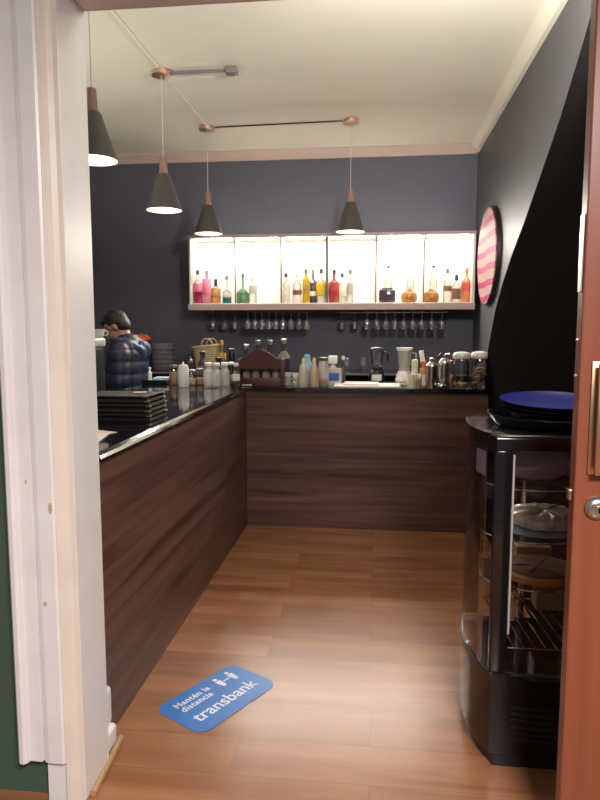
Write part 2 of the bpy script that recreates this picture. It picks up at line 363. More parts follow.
# bottles ---------------------------------------------------------------
def prof_bottle(H, R, neck=0.3, nr=0.012, shoulder=0.12):
    zs = H*(1-neck)-H*shoulder
    return [(R*0.9, 0), (R, 0.006), (R, zs), (R*0.93, zs+H*shoulder*0.35), (R*0.55, zs+H*shoulder*0.8), (nr, H*(1-neck)+H*0.03), (nr, H*0.985)]
def bottle(loc, label, H, R, body, cap=None, lab=None, lab_z=(0.25, 0.55), neck=0.3, nr=0.012, shoulder=0.12, capn=0.12, cat='bottle', group=None, liquid=None, liq=0.45, name='bottle', square=False):
    t = thing(name, label, cat, loc, 0 if not square else PI/4, group)
    seg = 20 if not square else 4
    k = 1.0 if not square else 1.35
    MB().lathe([(r*(k if r > nr*1.5 else 1), z) for r, z in prof_bottle(H, R, neck, nr, shoulder)], seg=seg).build('body', body, t)
    if cap: MB().lathe([(nr*1.25, H*(1-capn)), (nr*1.3, H*(1-capn)+0.002), (nr*1.3, H), (nr*1.0, H+0.003)], seg=14).build('cap', cap, t)
    if lab: MB().lathe([(R*k*1.015, H*lab_z[0]), (R*k*1.02, H*lab_z[0]+0.001), (R*k*1.02, H*lab_z[1]-0.001), (R*k*1.015, H*lab_z[1])], seg=seg, cap=False).build('label', lab, t)
    if liquid: MB().lathe([(R*k*0.88, 0.004), (R*k*0.94, 0.008), (R*k*0.94, H*liq)], seg=seg).build('liquid', liquid, t)
    return t
G = 'bottles on the lit shelf'
def sb(px, label, top, w, body, y=6.2, **k):
    p = at(px, 302, 1, y); k.setdefault('group', G)
    bottle((p.x, y, SF), label, (303-top)*y/650, w*y/650/2, body, **k)
gl = lambda nm, r, g, b, w=0.75: glass(nm, (lin(r), lin(g), lin(b), 1), 0.04, 0.05, rgb(r, g, b), w)
gm = gl('magenta_glass', 220, 30, 140, 0.9); gp = gl('pink_glass', 240, 190, 205, 0.35); ga = gl('amber_glass', 232, 186, 140, 0.4)
gt = gl('turquoise_liquid', 20, 180, 190); gg = gl('green_glass', 110, 170, 132); gy = gl('yellow_glass', 244, 216, 90)
gs = gl('smoky_glass', 112, 104, 116, 0.85); gr = gl('red_glass', 206, 110, 100, 0.6); gc = glass('bottle_glass', (0.9, 0.9, 0.88, 1), 0.05)
sb(198, 'clear bottle with deep magenta liquid, leftmost on the lit shelf', 270, 10, gc, cap=M['charcoal'], lab=M['pink'], lab_z=(0.36, 0.6), liquid=gm, liq=0.36)
sb(207, 'pink-labelled bottle right of the magenta one', 270, 8.5, gp, y=6.27, cap=M['grey'], lab=M['pink'], lab_z=(0.3, 0.75))
sb(216, 'peach coloured bottle with short dark neck', 279, 10, ga, cap=M['charcoal'], lab=M['tan'], lab_z=(0.3, 0.55), neck=0.3, capn=0.28)
sb(227, 'squat bottle with turquoise liquid at shelf divider', 276, 9.5, gc, cap=M['grey'], liquid=gt, liq=0.22, neck=0.5, lab=M['label'], lab_z=(0.25, 0.36))
sb(243, 'round green bottle in second compartment', 274, 13, gg, cap=M['charcoal'], neck=0.5, shoulder=0.25, nr=0.009, lab=M['olive'], lab_z=(0.3, 0.34))
sb(253, 'faint yellow clear bottle next to the green one', 278, 8, gc, cap=M['label'], lab=M['label'], lab_z=(0.4, 0.7))
sb(286, 'plain clear bottle with dark cap, first of third compartment', 274, 8, gc, cap=M['charcoal'])
sb(297, 'clear bottle with small brown label', 273, 9, gc, cap=M['label'], lab=M['brownlabel'], lab_z=(0.28, 0.42))
sb(306, 'tall bright yellow bottle with brown cap', 270, 7.5, gy, cap=M['brownlabel'], lab=M['gold'], lab_z=(0.35, 0.55), neck=0.22)
sb(313, 'smoky dark bottle with white label band', 270, 9.5, gs, y=6.31, cap=M['grey'], lab=M['white'], lab_z=(0.22, 0.36))
sb(321, 'clear bottle with broad yellow label at central divider', 270, 9.5, gc, cap=M['charcoal'], lab=M['yellow'], lab_z=(0.22, 0.58))
sb(334, 'red bottle with dark cap right of central divider', 271, 10, gr, cap=M['charcoal'], lab=M['red'], lab_z=(0.3, 0.6))
sb(342, 'clear bottle with round emblem label and tilted stopper', 274, 9, gc, y=6.31, cap=M['charcoal'], lab=M['label'], lab_z=(0.25, 0.6))
sb(350, 'slim pale bottle with cream label', 271, 6.5, gc, cap=M['brownlabel'], lab=M['greygreen'], lab_z=(0.25, 0.6))
sb(388, 'clear tall bottle standing behind the squat dark jar', 267, 8, gc, y=6.38, cap=M['charcoal'], capn=0.05)
sb(410, 'clear tall bottle standing behind the left gold bottle', 267, 8, gc, y=6.38, cap=M['label'], capn=0.05)
sb(433, 'clear tall bottle standing behind the right gold bottle', 267, 8, gc, y=6.38, cap=M['charcoal'], capn=0.05)
sb(447, 'clear bottle with slanted brown label', 271, 8, gc, y=6.22, cap=M['grey'], lab=M['brownlabel'], lab_z=(0.35, 0.5))
sb(456, 'short bottle with brown picture label', 277, 9, gc, y=6.16, cap=M['charcoal'], lab=M['brownlabel'], lab_z=(0.12, 0.5), capn=0.2)
sb(466, 'red and amber labelled bottle, rightmost on the lit shelf', 270, 10, ga, y=6.28, cap=M['brownlabel'], lab=M['red'], lab_z=(0.32, 0.55))
# squat items
p = at(387, 302, 1, 6.2); t = thing('jar', 'squat rounded dark grey jar in fifth compartment', 'jar', (p.x, 6.2, SF))
MB().box(-0.075, 0.075, -0.04, 0.04, 0.0, 0.125, 0.022, 4).build('body', gs, t); MB().box(-0.05, 0.05, -0.03, 0.03, 0.1255, 0.135, 0.003).build('lid', M['charcoal'], t)
for px, lb in ((409, 'lumpy golden bottle left of the fifth divider'), (431, 'lumpy golden bottle right of the fifth divider')):
    p = at(px, 302, 1, 6.2); t = thing('decanter', lb, 'bottle', (p.x, 6.2, SF), group='golden squat bottles')
    MB().lathe([(0.05, 0), (0.068, 0.012), (0.074, 0.05), (0.066, 0.085), (0.04, 0.1), (0.02, 0.106), (0.018, 0.12)], seg=20).build('body', gl('golden_glass', 230, 196, 130, 0.6), t)
    MB().ball((0, -0.04, 0.05), (0.035, 0.036, 0.03)).ball((0.03, -0.03, 0.03), 0.026).build('embossing', M['gold'], t)
    MB().lathe([(0.021, 0.12), (0.021, 0.14), (0.012, 0.145)], seg=14).build('cap', M['label'], t)
# emblem on the round-label bottle
# hanging stemware
gw = glass('stemware_glass', (0.92, 0.92, 0.93, 1), 0.14, 0.08, rgb(200, 200, 210), 0.16)
def wine_glass(loc, label, s=1.0):
    t = thing('wine_glass', label, 'wine glass', loc, group='stemmed glasses hanging under the lit shelf')
    # upside down: foot on top
    MB().lathe([(0.0, 0.0), (0.030*s, 0.0), (0.030*s, -0.003), (0.005, -0.008)], seg=20).build('foot', gw, t)
    MB().lathe([(0.005, -0.008), (0.004, -0.03), (0.0045, -0.068*s)], seg=10).build('stem', gw, t)
    MB().lathe([(0.005, -0.068*s), (0.022*s, -0.08*s), (0.035*s, -0.105*s), (0.036*s, -0.125*s), (0.030*s, -0.165*s), (0.029*s, -0.165*s), (0.034*s, -0.125*s), (0.02*s, -0.083*s), (0.0, -0.074*s)], seg=20, cap=False).build('bowl', gw, t)
    return t
RZ = SZ0-0.062
lx = (213, 224, 235, 248, 255, 262, 269, 276, 283, 291, 299, 307); rx = (342, 355, 367, 377, 386, 395, 404, 413, 422, 432, 442)
wg0 = None
for grp, side in ((lx, 'left'), (rx, 'right')):
    for i, px in enumerate(grp):
        y = 6.2 if px not in (213, 224, 235, 342, 355) else 6.36
        p = at(px, 315, 1, y)
        lb = f'clear stemmed glass hanging upside down in the {side} rack under the lit shelf'
        if px in (213, 224, 235): lb = 'faint stemmed glass hanging further back at the left end of left rack'
        if px in (342, 355): lb = 'faint stemmed glass hanging further back at the left end of right rack'
        if wg0 is None: wg0 = wine_glass((p.x, y, RZ), lb)
        else: dup(wg0, (p.x, y, RZ), lb)
for (a, b), lb in (((208, 312), 'metal glass rack under the left half of the lit shelf'), ((336, 448), 'metal glass rack under the right half of the lit shelf')):
    x0, x1 = at(a, 310, 1, 6.2).x, at(b, 310, 1, 6.2).x
    t = thing('glass_rack', lb, 'rack', (0, 0, 0), group='stemware racks')
    for yy in (6.184, 6.216, 6.344, 6.376):
        MB().box(x0, x1, yy-0.003, yy+0.003, RZ-0.0135, RZ-0.0085).build('rail', M['darkmetal'], t, False)
    for xx in (x0+0.004, x1-0.004):
        for yy in (6.2, 6.36): MB().box(xx-0.002, xx+0.002, yy-0.02, yy+0.02, RZ-0.008, SZ0-0.0005).build('hanger', M['darkmetal'], t, False)

# ------------------------------------------------------------------ striped oval on the right wall
m = bpy.data.materials.new('pink_and_cream_stripes'); m.use_nodes = True; nt = m.node_tree; b = nt.nodes['Principled BSDF']
tc = nt.nodes.new('ShaderNodeTexCoord'); sp = nt.nodes.new('ShaderNodeSeparateXYZ'); nt.links.new(tc.outputs['Object'], sp.inputs[0])
def mth(op, a, b=None, c=None):
    n = nt.nodes.new('ShaderNodeMath'); n.operation = op
    for i, v in enumerate((a, b, c)):
        if v is None: continue
        if isinstance(v, (int, float)): n.inputs[i].default_value = v
        else: nt.links.new(v, n.inputs[i])
    return n.outputs[0]
wob = mth('MULTIPLY', mth('TANH', mth('MULTIPLY', mth('ADD', sp.outputs['Y'], 0.02), 12.0)), 0.012)
ph = mth('FRACT', mth('DIVIDE', mth('ADD', mth('ADD', mth('ADD', sp.outputs['Z'], wob), mth('MULTIPLY', sp.outputs['Y'], -0.05)), 1.0), 0.125))
nz = nt.nodes.new('ShaderNodeTexNoise'); nz.inputs['Scale'].default_value = 45; nt.links.new(tc.outputs['Object'], nz.inputs['Vector'])
pk = mth('LESS_THAN', mth('ADD', ph, mth('MULTIPLY', nz.outputs['Fac'], 0.06)), 0.44)
mx = nt.nodes.new('ShaderNodeMix'); mx.data_type = 'RGBA'; mx.inputs['A'].default_value = rgb(168, 134, 126); mx.inputs['B'].default_value = rgb(160, 26, 88)
nt.links.new(pk, mx.inputs['Factor']); nt.links.new(mx.outputs['Result'], b.inputs['Base Color']); b.inputs['Roughness'].default_value = 0.7
t = thing('wall_plaque', 'oval board with wavy pink and cream stripes hung on right wall', 'wall decoration', (0.905, 5.60, 2.055))
a = MB()
N = 48
rim = [(0.45*math.cos(2*PI*k/N), 0.395*math.sin(2*PI*k/N)) for k in range(N)]
a.prism([(y, z) for y, z in rim], 0.006, 0.037, 'x'); a.build('rim', M['darkbrown'], t)['label'] = 'dark edge'
a = MB().prism([(y*0.985, z*0.985) for y, z in rim], -0.004, 0.0055, 'x'); a.build('striped_face', m, t)

# ------------------------------------------------------------------ pendants
def make_pendant(loc, label, drop_z):
    """loc on the ceiling; shade mouth at drop_z"""
    t = thing('pendant_lamp', label, 'pendant lamp', loc, group='cone pendant lamps over the bar')
    d = drop_z-loc[2]
    MB().lathe([(0.0, 0.0), (0.055, 0.0), (0.055, -0.012), (0.066, -0.014), (0.066, -0.034), (0.05, -0.038), (0, -0.038)], seg=28).build('ceiling_rose', M['copper'], t)
    MB().tube([(0, 0, -0.038), (0, 0, d+0.36)], 0.003, 6).build('cord', M['cord'], t)
    MB().lathe([(0.012, d+0.362), (0.024, d+0.355), (0.030, d+0.255), (0.033, d+0.245)], seg=20).build('neck', M['lampwood'], t)
    MB().lathe([(0.033, d+0.2445), (0.046, d+0.235), (0.122, d+0.002), (0.123, d)], seg=36, cap=False).build('lamp_shade', M['shade'], t)
    MB().lathe([(0.0, d+0.236), (0.043, d+0.232), (0.1195, d+0.002), (0.121, d)], seg=36, cap=False).build('lining', M['shade_in'], t)
    MB().ball((0, 0, d+0.08), 0.032).build('bulb', M['bulb'], t)
    return t
pend = [((-1.462, 3.343, ZC), 'nearest cone pendant lamp, half hidden by the door frame', 2.325),
        ((-1.455, 4.463, ZC), 'second cone pendant lamp from the door frame, left of the conduit', 2.27),
        ((-1.455, 5.672, ZC), 'third pendant lamp, hanging above left end of lit shelf', 2.285),
        ((-0.218, 5.623, ZC), 'pendant lamp hanging alone before the middle of lit shelf', 2.273)]
for p, lb, z in pend: make_pendant(p, lb, z)
t = thing('ceiling_conduit', 'grey metal conduit with square box on ceiling beside second pendant', 'conduit', (0, 0, 0))
MB().tube([(-1.388, 4.463, ZC-0.018), (-1.01, 4.463, ZC-0.018)], 0.010, 8).build('pipe', M['grey'], t)
MB().box(-1.01, -0.935, 4.425, 4.50, ZC-0.045, ZC-0.0005, 0.004).build('junction_box', M['grey'], t)
o = MB().tube([(-1.386, 5.672, ZC-0.012), (-0.286, 5.623, ZC-0.012)], 0.006, 6).build('surface_cable', M['darkmetal']); tag(o, 'thin grey cable on ceiling linking the two rear pendants', 'cable')
t = thing('cable_raceway', 'slim cream cable raceway running along ceiling past the left pendants', 'cable raceway', (0, 0, 0))
for y0, y1 in ((2.2, 3.27), (3.415, 4.39), (4.535, 5.60)):
    MB().box(-1.467, -1.443, y0, y1, ZC-0.011, ZC-0.0005, 0.003).build('channel', M['ceil'], t, False)

# ------------------------------------------------------------------ door leaf at right
DY = 1.70
t = thing('door_1', 'red-brown wooden door leaf at right with brass pull and round lock', 'door', (0.512, DY, 0)); t['kind'] = 'structure'
MB().box(0.0, 0.63, 0.0, 0.045, 0.006, OZ-0.004, 0.004).build('leaf', M['door'], t, False)
h = MB().box(0.028, 0.078, -0.006, -0.0005, 1.085, 1.372, 0.002).box(0.036, 0.078, -0.036, -0.024, 1.088, 1.369, 0.004)
for z in (1.12, 1.33): h.box(0.048, 0.066, -0.0245, -0.0055, z, z+0.018, 0.002)
h.build('pull_handle', M['brass'], t)
lk = MB().xform(Matrix.Identity(4)).lathe([(0.0, 0.0), (0.030, 0.0), (0.030, 0.006), (0.024, 0.014), (0.017, 0.016), (0.017, 0.022), (0, 0.022)], seg=28)
lk.xform(Matrix.Translation((0.056, -0.0005, 0.998)) @ Matrix.Rotation(PI/2, 4, 'X')); lk = lk.build('lock', M['steel'], t)
k = MB().lathe([(0, 0), (0.010, 0), (0.010, 0.003), (0, 0.003)], seg=16).xform(Matrix.Translation((0.056, -0.023, 0.998)) @ Matrix.Rotation(PI/2, 4, 'X')).build('key_cylinder', M['brass'], lk)
MB().box(0.0535, 0.0585, -0.0275, -0.0265, 0.990, 1.002).build('keyhole', M['black'], lk, False)
MB().box(-0.010, -0.0005, 0.012, 0.034, 1.012, 1.04, 0.002).build('latch_bolt', M['brass'], t, False)
MB().box(-0.004, -0.0005, 0.010, 0.036, 1.545, 1.735, 0.001).build('edge_plate', M['steel'], t, False)
for z in (1.425, 1.335): MB().ball((-0.003, 0.02, z), 0.0045, 10, 8).build('edge_screw', M['steel'], t)

# ------------------------------------------------------------------ display fridge
FX0, FX1, FY0, FY1, FH = 0.392, 0.785, 2.085, 2.57, 1.12
t = thing('display_fridge', 'black cake display fridge with curved glass front beside the door', 'display fridge', (0, 0, 0))
FSK = 0.018
def arc(off=0.0, n=14, bulge=0.046, y0=FY0, y1=FY1, x=FX0):
    return [(x-FSK*k/n-off-bulge*max(0.0, math.sin(PI*k/n))**0.9, y0+(y1-y0)*k/n) for k in range(n+1)]
def plan(off, inset=0.0): return [(FX1, FY0+inset)]+[(FX1, FY1-inset)]+[(a+inset*0.3, FY0+inset+(b-FY0)*(FY1-FY0-2*inset)/(FY1-FY0)) for a, b in arc(off)][::-1]
MB().prism(plan(-0.012, 0.01), 0.0, 0.05, 'z').build('plinth', M['blackplastic'], t)
MB().prism(plan(0.0), 0.0505, 0.31, 'z').build('base', M['gloss_black'], t)
cap = MB().prism(plan(0.004, -0.003), 1.072, FH, 'z')
bmesh.ops.bevel(cap.bm, geom=[e for e in cap.bm.edges if e.verts[0].co.z > FH-1e-4 and e.verts[1].co.z > FH-1e-4], offset=0.016, segments=4, affect='EDGES', profile=0.5)
cap.build('top_cap', M['gloss_black'], t)
MB().prism([(a, b) for a, b in arc(0.006)]+[(a+0.006, b) for a, b in arc(0.006)][::-1], 0.311, 0.330, 'z').build('front_trim', M['darkmetal'], t)
MB().box(0.452, FX1-0.02, FY0-0.002, FY0+0.008, 0.322, 0.328).build('side_trim', M['darkmetal'], t, False)
for y0, y1, xk in ((FY0, FY0+0.028, 0.0), (FY1-0.028, FY1, FSK)):
    MB().box(FX0-xk-0.008, FX0-xk+0.046, y0, y1, 0.331, 1.0715, 0.006, 3).build('corner_post', M['gloss_black'], t)
    MB().box(FX1-0.03, FX1, y0, y1, 0.311, 1.0715, 0.004).build('corner_post', M['gloss_black'], t)
# glass
ar = arc(0.0)[2:-2]
MB().prism(ar+[(a+0.004, b) for a, b in ar][::-1], 0.331, 1.0715, 'z').build('front_glass', M['pane'], t)
MB().box(FX0+0.047, FX1-0.031, FY0+0.006, FY0+0.010, 0.331, 1.0715).build('side_glass', M['pane'], t, False)
MB().box(FX0+0.047, FX1-0.031, FY1-0.010, FY1-0.006, 0.331, 1.0715).build('side_glass', M['pane'], t, False)
MB().box(FX1-0.012, FX1-0.002, FY0+0.03, FY1-0.03, 0.311, 1.0715).build('back_panel', M['blackplastic'], t, False)
MB().box(FX0+0.050, FX0+0.056, FY0+0.012, FY0+0.020, 0.46, 1.055).build('inner_white_strip', M['white'], t, False)  # thin upright white strip inside the near corner post
v = MB()
for k in range(6): v.box(0.46, 0.60, FY0-0.004, FY0-0.0005, 0.10+k*0.022, 0.108+k*0.022)
v.build('vent_grille', M['blackplastic'], t, False)
FCX, FCY = 0.578, 2.335
MB().lathe([(0.012, 0.33), (0.012, 1.07)], (FCX, FCY+0.19, 0), 10).build('centre_pole', M['chrome'], t)
shelf_z = (0.925, 0.748, 0.585)
for z in shelf_z:
    MB().lathe([(0, z), (0.184, z), (0.184, z+0.005), (0, z+0.005)], (FCX-0.02, FCY, 0), 40).build('glass_shelf', M['clear'], t)
    ring = [(FCX-0.02+0.188*math.cos(2*PI*k/40), FCY+0.188*math.sin(2*PI*k/40), z+0.0025) for k in range(41)]
    MB().tube(ring, 0.0032, 6, False).build('shelf_rim', M['chrome'], t)
rk = MB()
for k in range(9): rk.tube([(0.47+k*0.035, FY0+0.03, 0.405), (0.44+k*0.035, FY1-0.04, 0.405)], 0.0022, 6)
rk.tube([(0.45, FY0+0.03, 0.405), (0.77, FY0+0.03, 0.405)], 0.003, 6).tube([(0.43, FY1-0.04, 0.405), (0.75, FY1-0.04, 0.405)], 0.003, 6)
rk.build('wire_rack', M['chrome'], t)
# label stuck to the curved glass
stk = [q for q in arc(0.002) if FY0+0.05 < q[1] < FY0+0.15]
st = MB().prism(stk+[(a-0.0008, b) for a, b in stk][::-1], 0.975, 1.055, 'z').build('paper_sticker', M['mauve'], t, False); st['label'] = 'purple and white paper sticker'
# --- what stands inside (each its own thing)
def crinkle(mb, amp, seed=1):
    rnd = random.Random(seed)
    for v in mb.bm.verts: v.co += Vector((rnd.uniform(-amp, amp), rnd.uniform(-amp, amp), rnd.uniform(-amp, amp)))
    return mb
g = 'food kept in the display fridge'
c = MB().ball((0, 0, 0.055), (0.125, 0.115, 0.062), 30, 16); crinkle(c, 0.004)
for v in c.bm.verts: v.co.z = max(v.co.z, 0.007)
t = thing('wrapped_dish', 'film-wrapped pale dish on the top glass shelf of the fridge', 'food', (FCX-0.02, FCY, shelf_z[0]+0.0055), group=g)
c.build('wrapping', glass('cling_film', (0.8, 0.8, 0.85, 1), 0.12, 0.12, rgb(206, 196, 212), 0.8), t)
MB().lathe([(0, 0), (0.09, 0), (0.12, 0.006), (0, 0.006)], seg=30).build('dish', M['clear'], t)
t = thing('wrapped_cake', 'cake under crinkled clear film on the middle fridge shelf', 'cake', (FCX, FCY-0.01, shelf_z[1]+0.0055), group=g)
MB().lathe([(0.08, 0), (0.145, 0.006), (0.15, 0.012), (0, 0.012)], seg=36).build('plate', M['palesky'], t)
c = MB().lathe([(0.10, 0.0125), (0.115, 0.02), (0.118, 0.05), (0.10, 0.062), (0.05, 0.066), (0, 0.067)], (0.025, 0.01, 0), 60); crinkle(c, 0.0045, 3)
c.build('cake', mat('crinkled_film_over_cake', rgb(240, 232, 214), 0.25, noise=(55, rgb(206, 192, 166), 0.14)), t)
t = thing('pie', 'brown fruit pie with star cuts on the lower fridge shelf', 'pie', (FCX, FCY-0.045, shelf_z[2]+0.0055), group=g)
MB().lathe([(0.09, 0), (0.118, 0.004), (0.134, 0.03), (0.128, 0.034), (0.0, 0.030)], seg=40).build('crust', M['crust'], t)
MB().lathe([(0.0, 0.0345), (0.118, 0.0345), (0.114, 0.038), (0, 0.039)], seg=40).build('filling', M['pie'], t)
s = MB()
for k in range(6):
    a = k*PI/3; s.tube([(0.03*math.cos(a), 0.03*math.sin(a), 0.041), (0.10*math.cos(a), 0.10*math.sin(a), 0.041)], 0.0018, 6)
s.build('cut_marks', M['crust'], t)
o = MB().box(-0.05, 0.05, -0.04, 0.04, 0, 0.10, 0.003).build('card_box', M['card'], None, False, (0.63, FCY+0.10-0.02, 0.409)); tag(o, 'beige cardboard box at the back of the fridge wire rack', 'box', g); o.location = (0.66, 2.455, 0.409)
o = MB().box(-0.035, 0.035, -0.05, 0.05, 0, 0.085, 0.003).build('card_box', M['card'], None, False, (0.475, 2.36, 0.409)); tag(o, 'beige paper carton on fridge wire rack just behind the corner post', 'box', g)

o = MB().box(-0.065, 0.065, -0.03, 0.03, 0, 0.055, 0.003).build('cream_carton', M['card'], None, False, (0.60, 2.462, shelf_z[2]+0.0055)); tag(o, 'flat beige carton behind the pie on lower fridge shelf', 'box', g)
# trays stacked on the fridge
def tray(loc, r, label, m, inner, tilt=0.0, depth=0.016):
    t = thing('serving_tray', label, 'tray', loc, group='round trays stacked on the fridge'); t.rotation_euler = (tilt, 0, 0)
    MB().lathe([(0, 0), (r*0.86, 0), (r*0.99, depth), (r, depth), (r, depth-0.002), (r*0.87, -0.003), (0, -0.003)], seg=56, cap=False).build('tray_body', m, t)
    MB().lathe([(0, 0.0008), (r*0.85, 0.0008), (r*0.975, depth*0.9)], seg=56, cap=False).build('inner_surface', inner, t)
    return t
M['blackgloss2'] = mat('black_tray_lacquer', rgb(22, 20, 24), 0.22)
M['royal'] = mat('royal_blue_lacquer', rgb(38, 44, 138), 0.4)
ty, tx = 2.335, 0.612
tray((tx-0.012, ty, FH+0.0075), 0.200, 'widest black platter, lowest of trays stacked on the fridge', M['blackgloss2'], M['blackgloss2'], 0.02, 0.034)
for i, lb in enumerate(('lower of the two thin black trays above the wide platter', 'upper of the two thin black trays, right under the blue one')):
    tray((tx+0.006, ty, FH+0.0405+i*0.013), 0.164, lb, M['blackgloss2'], M['blackgloss2'], 0.045)
tray((tx+0.004, ty, FH+0.0755), 0.180, 'royal blue round tray on top of the tray stack', M['blackgloss2'], M['royal'], 0.075)

# ------------------------------------------------------------------ floor sticker
t = thing('floor_sticker', 'blue rounded floor sticker with white distancing notice', 'sticker', (-0.602, 2.392, 0.0012), math.atan2(0.36, 0.215))
def rrect(w, h, r, n=8):
    P = []
    for cx, cy, a0 in ((w/2-r, h/2-r, 0), (-w/2+r, h/2-r, PI/2), (-w/2+r, -h/2+r, PI), (w/2-r, -h/2+r, 3*PI/2)):
        P += [(cx+r*math.cos(a0+PI/2*k/n), cy+r*math.sin(a0+PI/2*k/n)) for k in range(n+1)]
    return P
MB().prism(rrect(0.435, 0.262, 0.05), 0, 0.0012, 'z').build('sheet', mat('blue_vinyl', rgb(42, 112, 190), 0.4), t, False)
M['ink'] = mat('white_print', rgb(228, 230, 236), 0.5)
def text(s, size, x, y, parent, name, space=1.0, bold=0.0):
    c = bpy.data.curves.new(name, 'FONT'); c.body = s; c.size = size; c.space_character = space; c.offset = bold; c.extrude = 0.0002
    o = bpy.data.objects.new(name, c); COL.objects.link(o)
    bpy.context.view_layer.update()
    me = bpy.data.meshes.new_from_object(o.evaluated_get(bpy.context.evaluated_depsgraph_get())); bpy.data.objects.remove(o); bpy.data.curves.remove(c)
    me.materials.clear(); me.materials.append(M['ink']); o = bpy.data.objects.new(name, me); COL.objects.link(o); o.parent = parent; o.location = (x, y, 0.0016); return o
text('transbank', 0.083, -0.165, -0.068, t, 'lettering', 1.0, 0.001)
text('Mantén la', 0.043, -0.160, 0.062, t, 'lettering', 1.06, 0.0008)
text('distancia', 0.043, -0.160, 0.022, t, 'lettering', 1.06, 0.0008)
ic = MB()
for x in (0.075, 0.145):
    ic.lathe([(0, 0), (0.0095, 0), (0.0095, 0.0004), (0, 0.0004)], (x, 0.094, 0.0014), 18)
    ic.prism([(x-0.014, 0.08), (x+0.014, 0.08), (x+0.012, 0.055), (x+0.007, 0.03), (x-0.007, 0.03), (x-0.012, 0.055)], 0.0014, 0.0018, 'z')
ic.prism([(0.093, 0.056), (0.127, 0.056), (0.127, 0.063), (0.093, 0.063)], 0.0014, 0.0018, 'z')
ic.build('people_icon', M['ink'], t, False)

# ------------------------------------------------------------------ left counter: menus, papers, machine
mp_ = on_top(132, 3.05)
cover = mat('black_menu_cover', rgb(36, 31, 27), 0.6, noise=(30, rgb(48, 41, 35), 0.2))
for i in range(5):
    names = ('lowest black menu folder of the stack on left counter', 'second black menu folder from the bottom of the stack', 'middle black menu folder of the stack', 'fourth black menu folder, just under the topmost', 'topmost black menu folder with a cream card on it')
    t = thing('menu_folder', names[i], 'menu', (-1.185+random.uniform(-0.006, 0.006), 2.995+random.uniform(-0.006, 0.006), CT+0.0008+i*0.0225), random.uniform(-0.02, 0.02), 'black menu folders')
    MB().box(-0.175, 0.155, -0.125, 0.125, 0, 0.005, 0.0015).box(-0.175, 0.155, -0.125, 0.125, 0.016, 0.021, 0.0015).box(-0.175, -0.168, -0.125, 0.125, 0.004, 0.017).build('cover', cover, t, False)
    MB().box(-0.165, 0.150, -0.119, 0.119, 0.0055, 0.0155).build('pages', M['black'], t, False)
    for y in (-0.1255, 0.1055): MB().box(0.135, 0.157, y, y+0.02, 0.015, 0.0225, 0.001).build('corner_tip', M['brass'], t, False)
o = MB().box(-0.03, 0.03, -0.018, 0.018, 0, 0.004, 0.001).build('card', M['cream'], None, False, (-1.125, 3.02, CT+0.114)); tag(o, 'small cream card lying on the topmost menu folder', 'card'); o.rotation_euler = (0, 0, 0.3)
for i, (x, y, r, lb) in enumerate(((-1.10, 2.36, 0.2, 'white paper sheet at near end of left counter'), (-1.14, 2.45, -0.4, 'pinkish paper sheet partly under the white one'))):
    o = MB().box(-0.07, 0.07, -0.10, 0.10, 0, 0.0012).build('paper_sheet', M['paper'] if i == 0 else mat('pinkish_paper', rgb(220, 190, 176), 0.8), None, False, (x, y, CT+0.0022-0.0013*i)); o.rotation_euler = (0, 0, r); tag(o, lb, 'paper', 'papers on left counter')
# espresso machine peeking past the door frame
t = thing('coffee_machine', 'dark coffee machine with cream top half hidden by door frame', 'coffee machine', (-1.785, 3.98, CT+0.0005))
ex = 0.02
MB().box(-0.30, ex-0.012, -0.16, 0.16, 0.0, 0.300, 0.01).build('body', M['blackplastic'], t)
MB().box(-0.31, ex, -0.17, 0.17, 0.301, 0.365, 0.022, 3).build('top_panel', M['greygreen'], t)
MB().lathe([(0.02, 0), (0.02, 0.012), (0.016, 0.016), (0, 0.016)], (0, 0, 0), 16).xform(Matrix.Translation((-0.03, -0.172, 0.08)) @ Matrix.Rotation(PI/2, 4, 'X')).build('knob', M['chrome'], t)
MB().tube([(-0.10, -0.17, 0.20), (-0.10, -0.20, 0.18), (-0.10, -0.21, 0.06)], 0.006, 8).build('steam_wand', M['chrome'], t)
t = thing('milk_pitcher', 'white cup resting on top of the coffee machine', 'cup', (at(99, 330, 1, 3.95).x-0.005, 3.95, CT+0.3662))
MB().lathe([(0, 0), (0.025, 0), (0.034, 0.02), (0.043, 0.055), (0.040, 0.055), (0.03, 0.018), (0, 0.006)], seg=24, cap=False).build('bowl', M['white'], t)
MB().tube([(0.04, 0, 0.045), (0.062, 0, 0.04), (0.06, 0, 0.018), (0.036, 0, 0.014)], 0.004, 8).build('handle', M['white'], t)

# ------------------------------------------------------------------ left counter: far cluster
def jar(px, y, h, w, label, glassm, lidm, content=None, fill=0.6, z=CT, group=None, knob=False, name='jar', cat='jar', lid_h=0.12):
    p = on_top(px, y, z+0.0006); s = y/650; H, R = h*s, w*s/2
    t = thing(name, label, cat, p, group=group)
    MB().lathe([(R*0.92, 0), (R, 0.004), (R, H*(0.82-lid_h)), (R*0.82, H*(1-lid_h))], seg=22).build('body', glassm, t)
    MB().lathe([(R*0.86, H*(1-lid_h)), (R*0.9, H*(1-lid_h)+0.002), (R*0.88, H-0.004), (R*0.5, H), (0, H)], seg=22).build('lid', lidm, t)
    if content: MB().lathe([(R*0.85, 0.004), (R*0.9, 0.008), (R*0.9, H*fill*0.8), (0, H*fill*0.8+0.004)], seg=22).build('contents', content, t)
    if knob: MB().lathe([(0.004, H), (0.008, H+0.008), (0.006, H+0.018), (0, H+0.02)], seg=12).build('knob', lidm, t)
    return t
GJ = 'shakers and jars on the far end of left counter'
jar(174, 4.78, 21, 10, 'clear jar of brown sugar left of the white canister', M['clear'], M['steel'], M['tan'], 0.75, group=GJ)
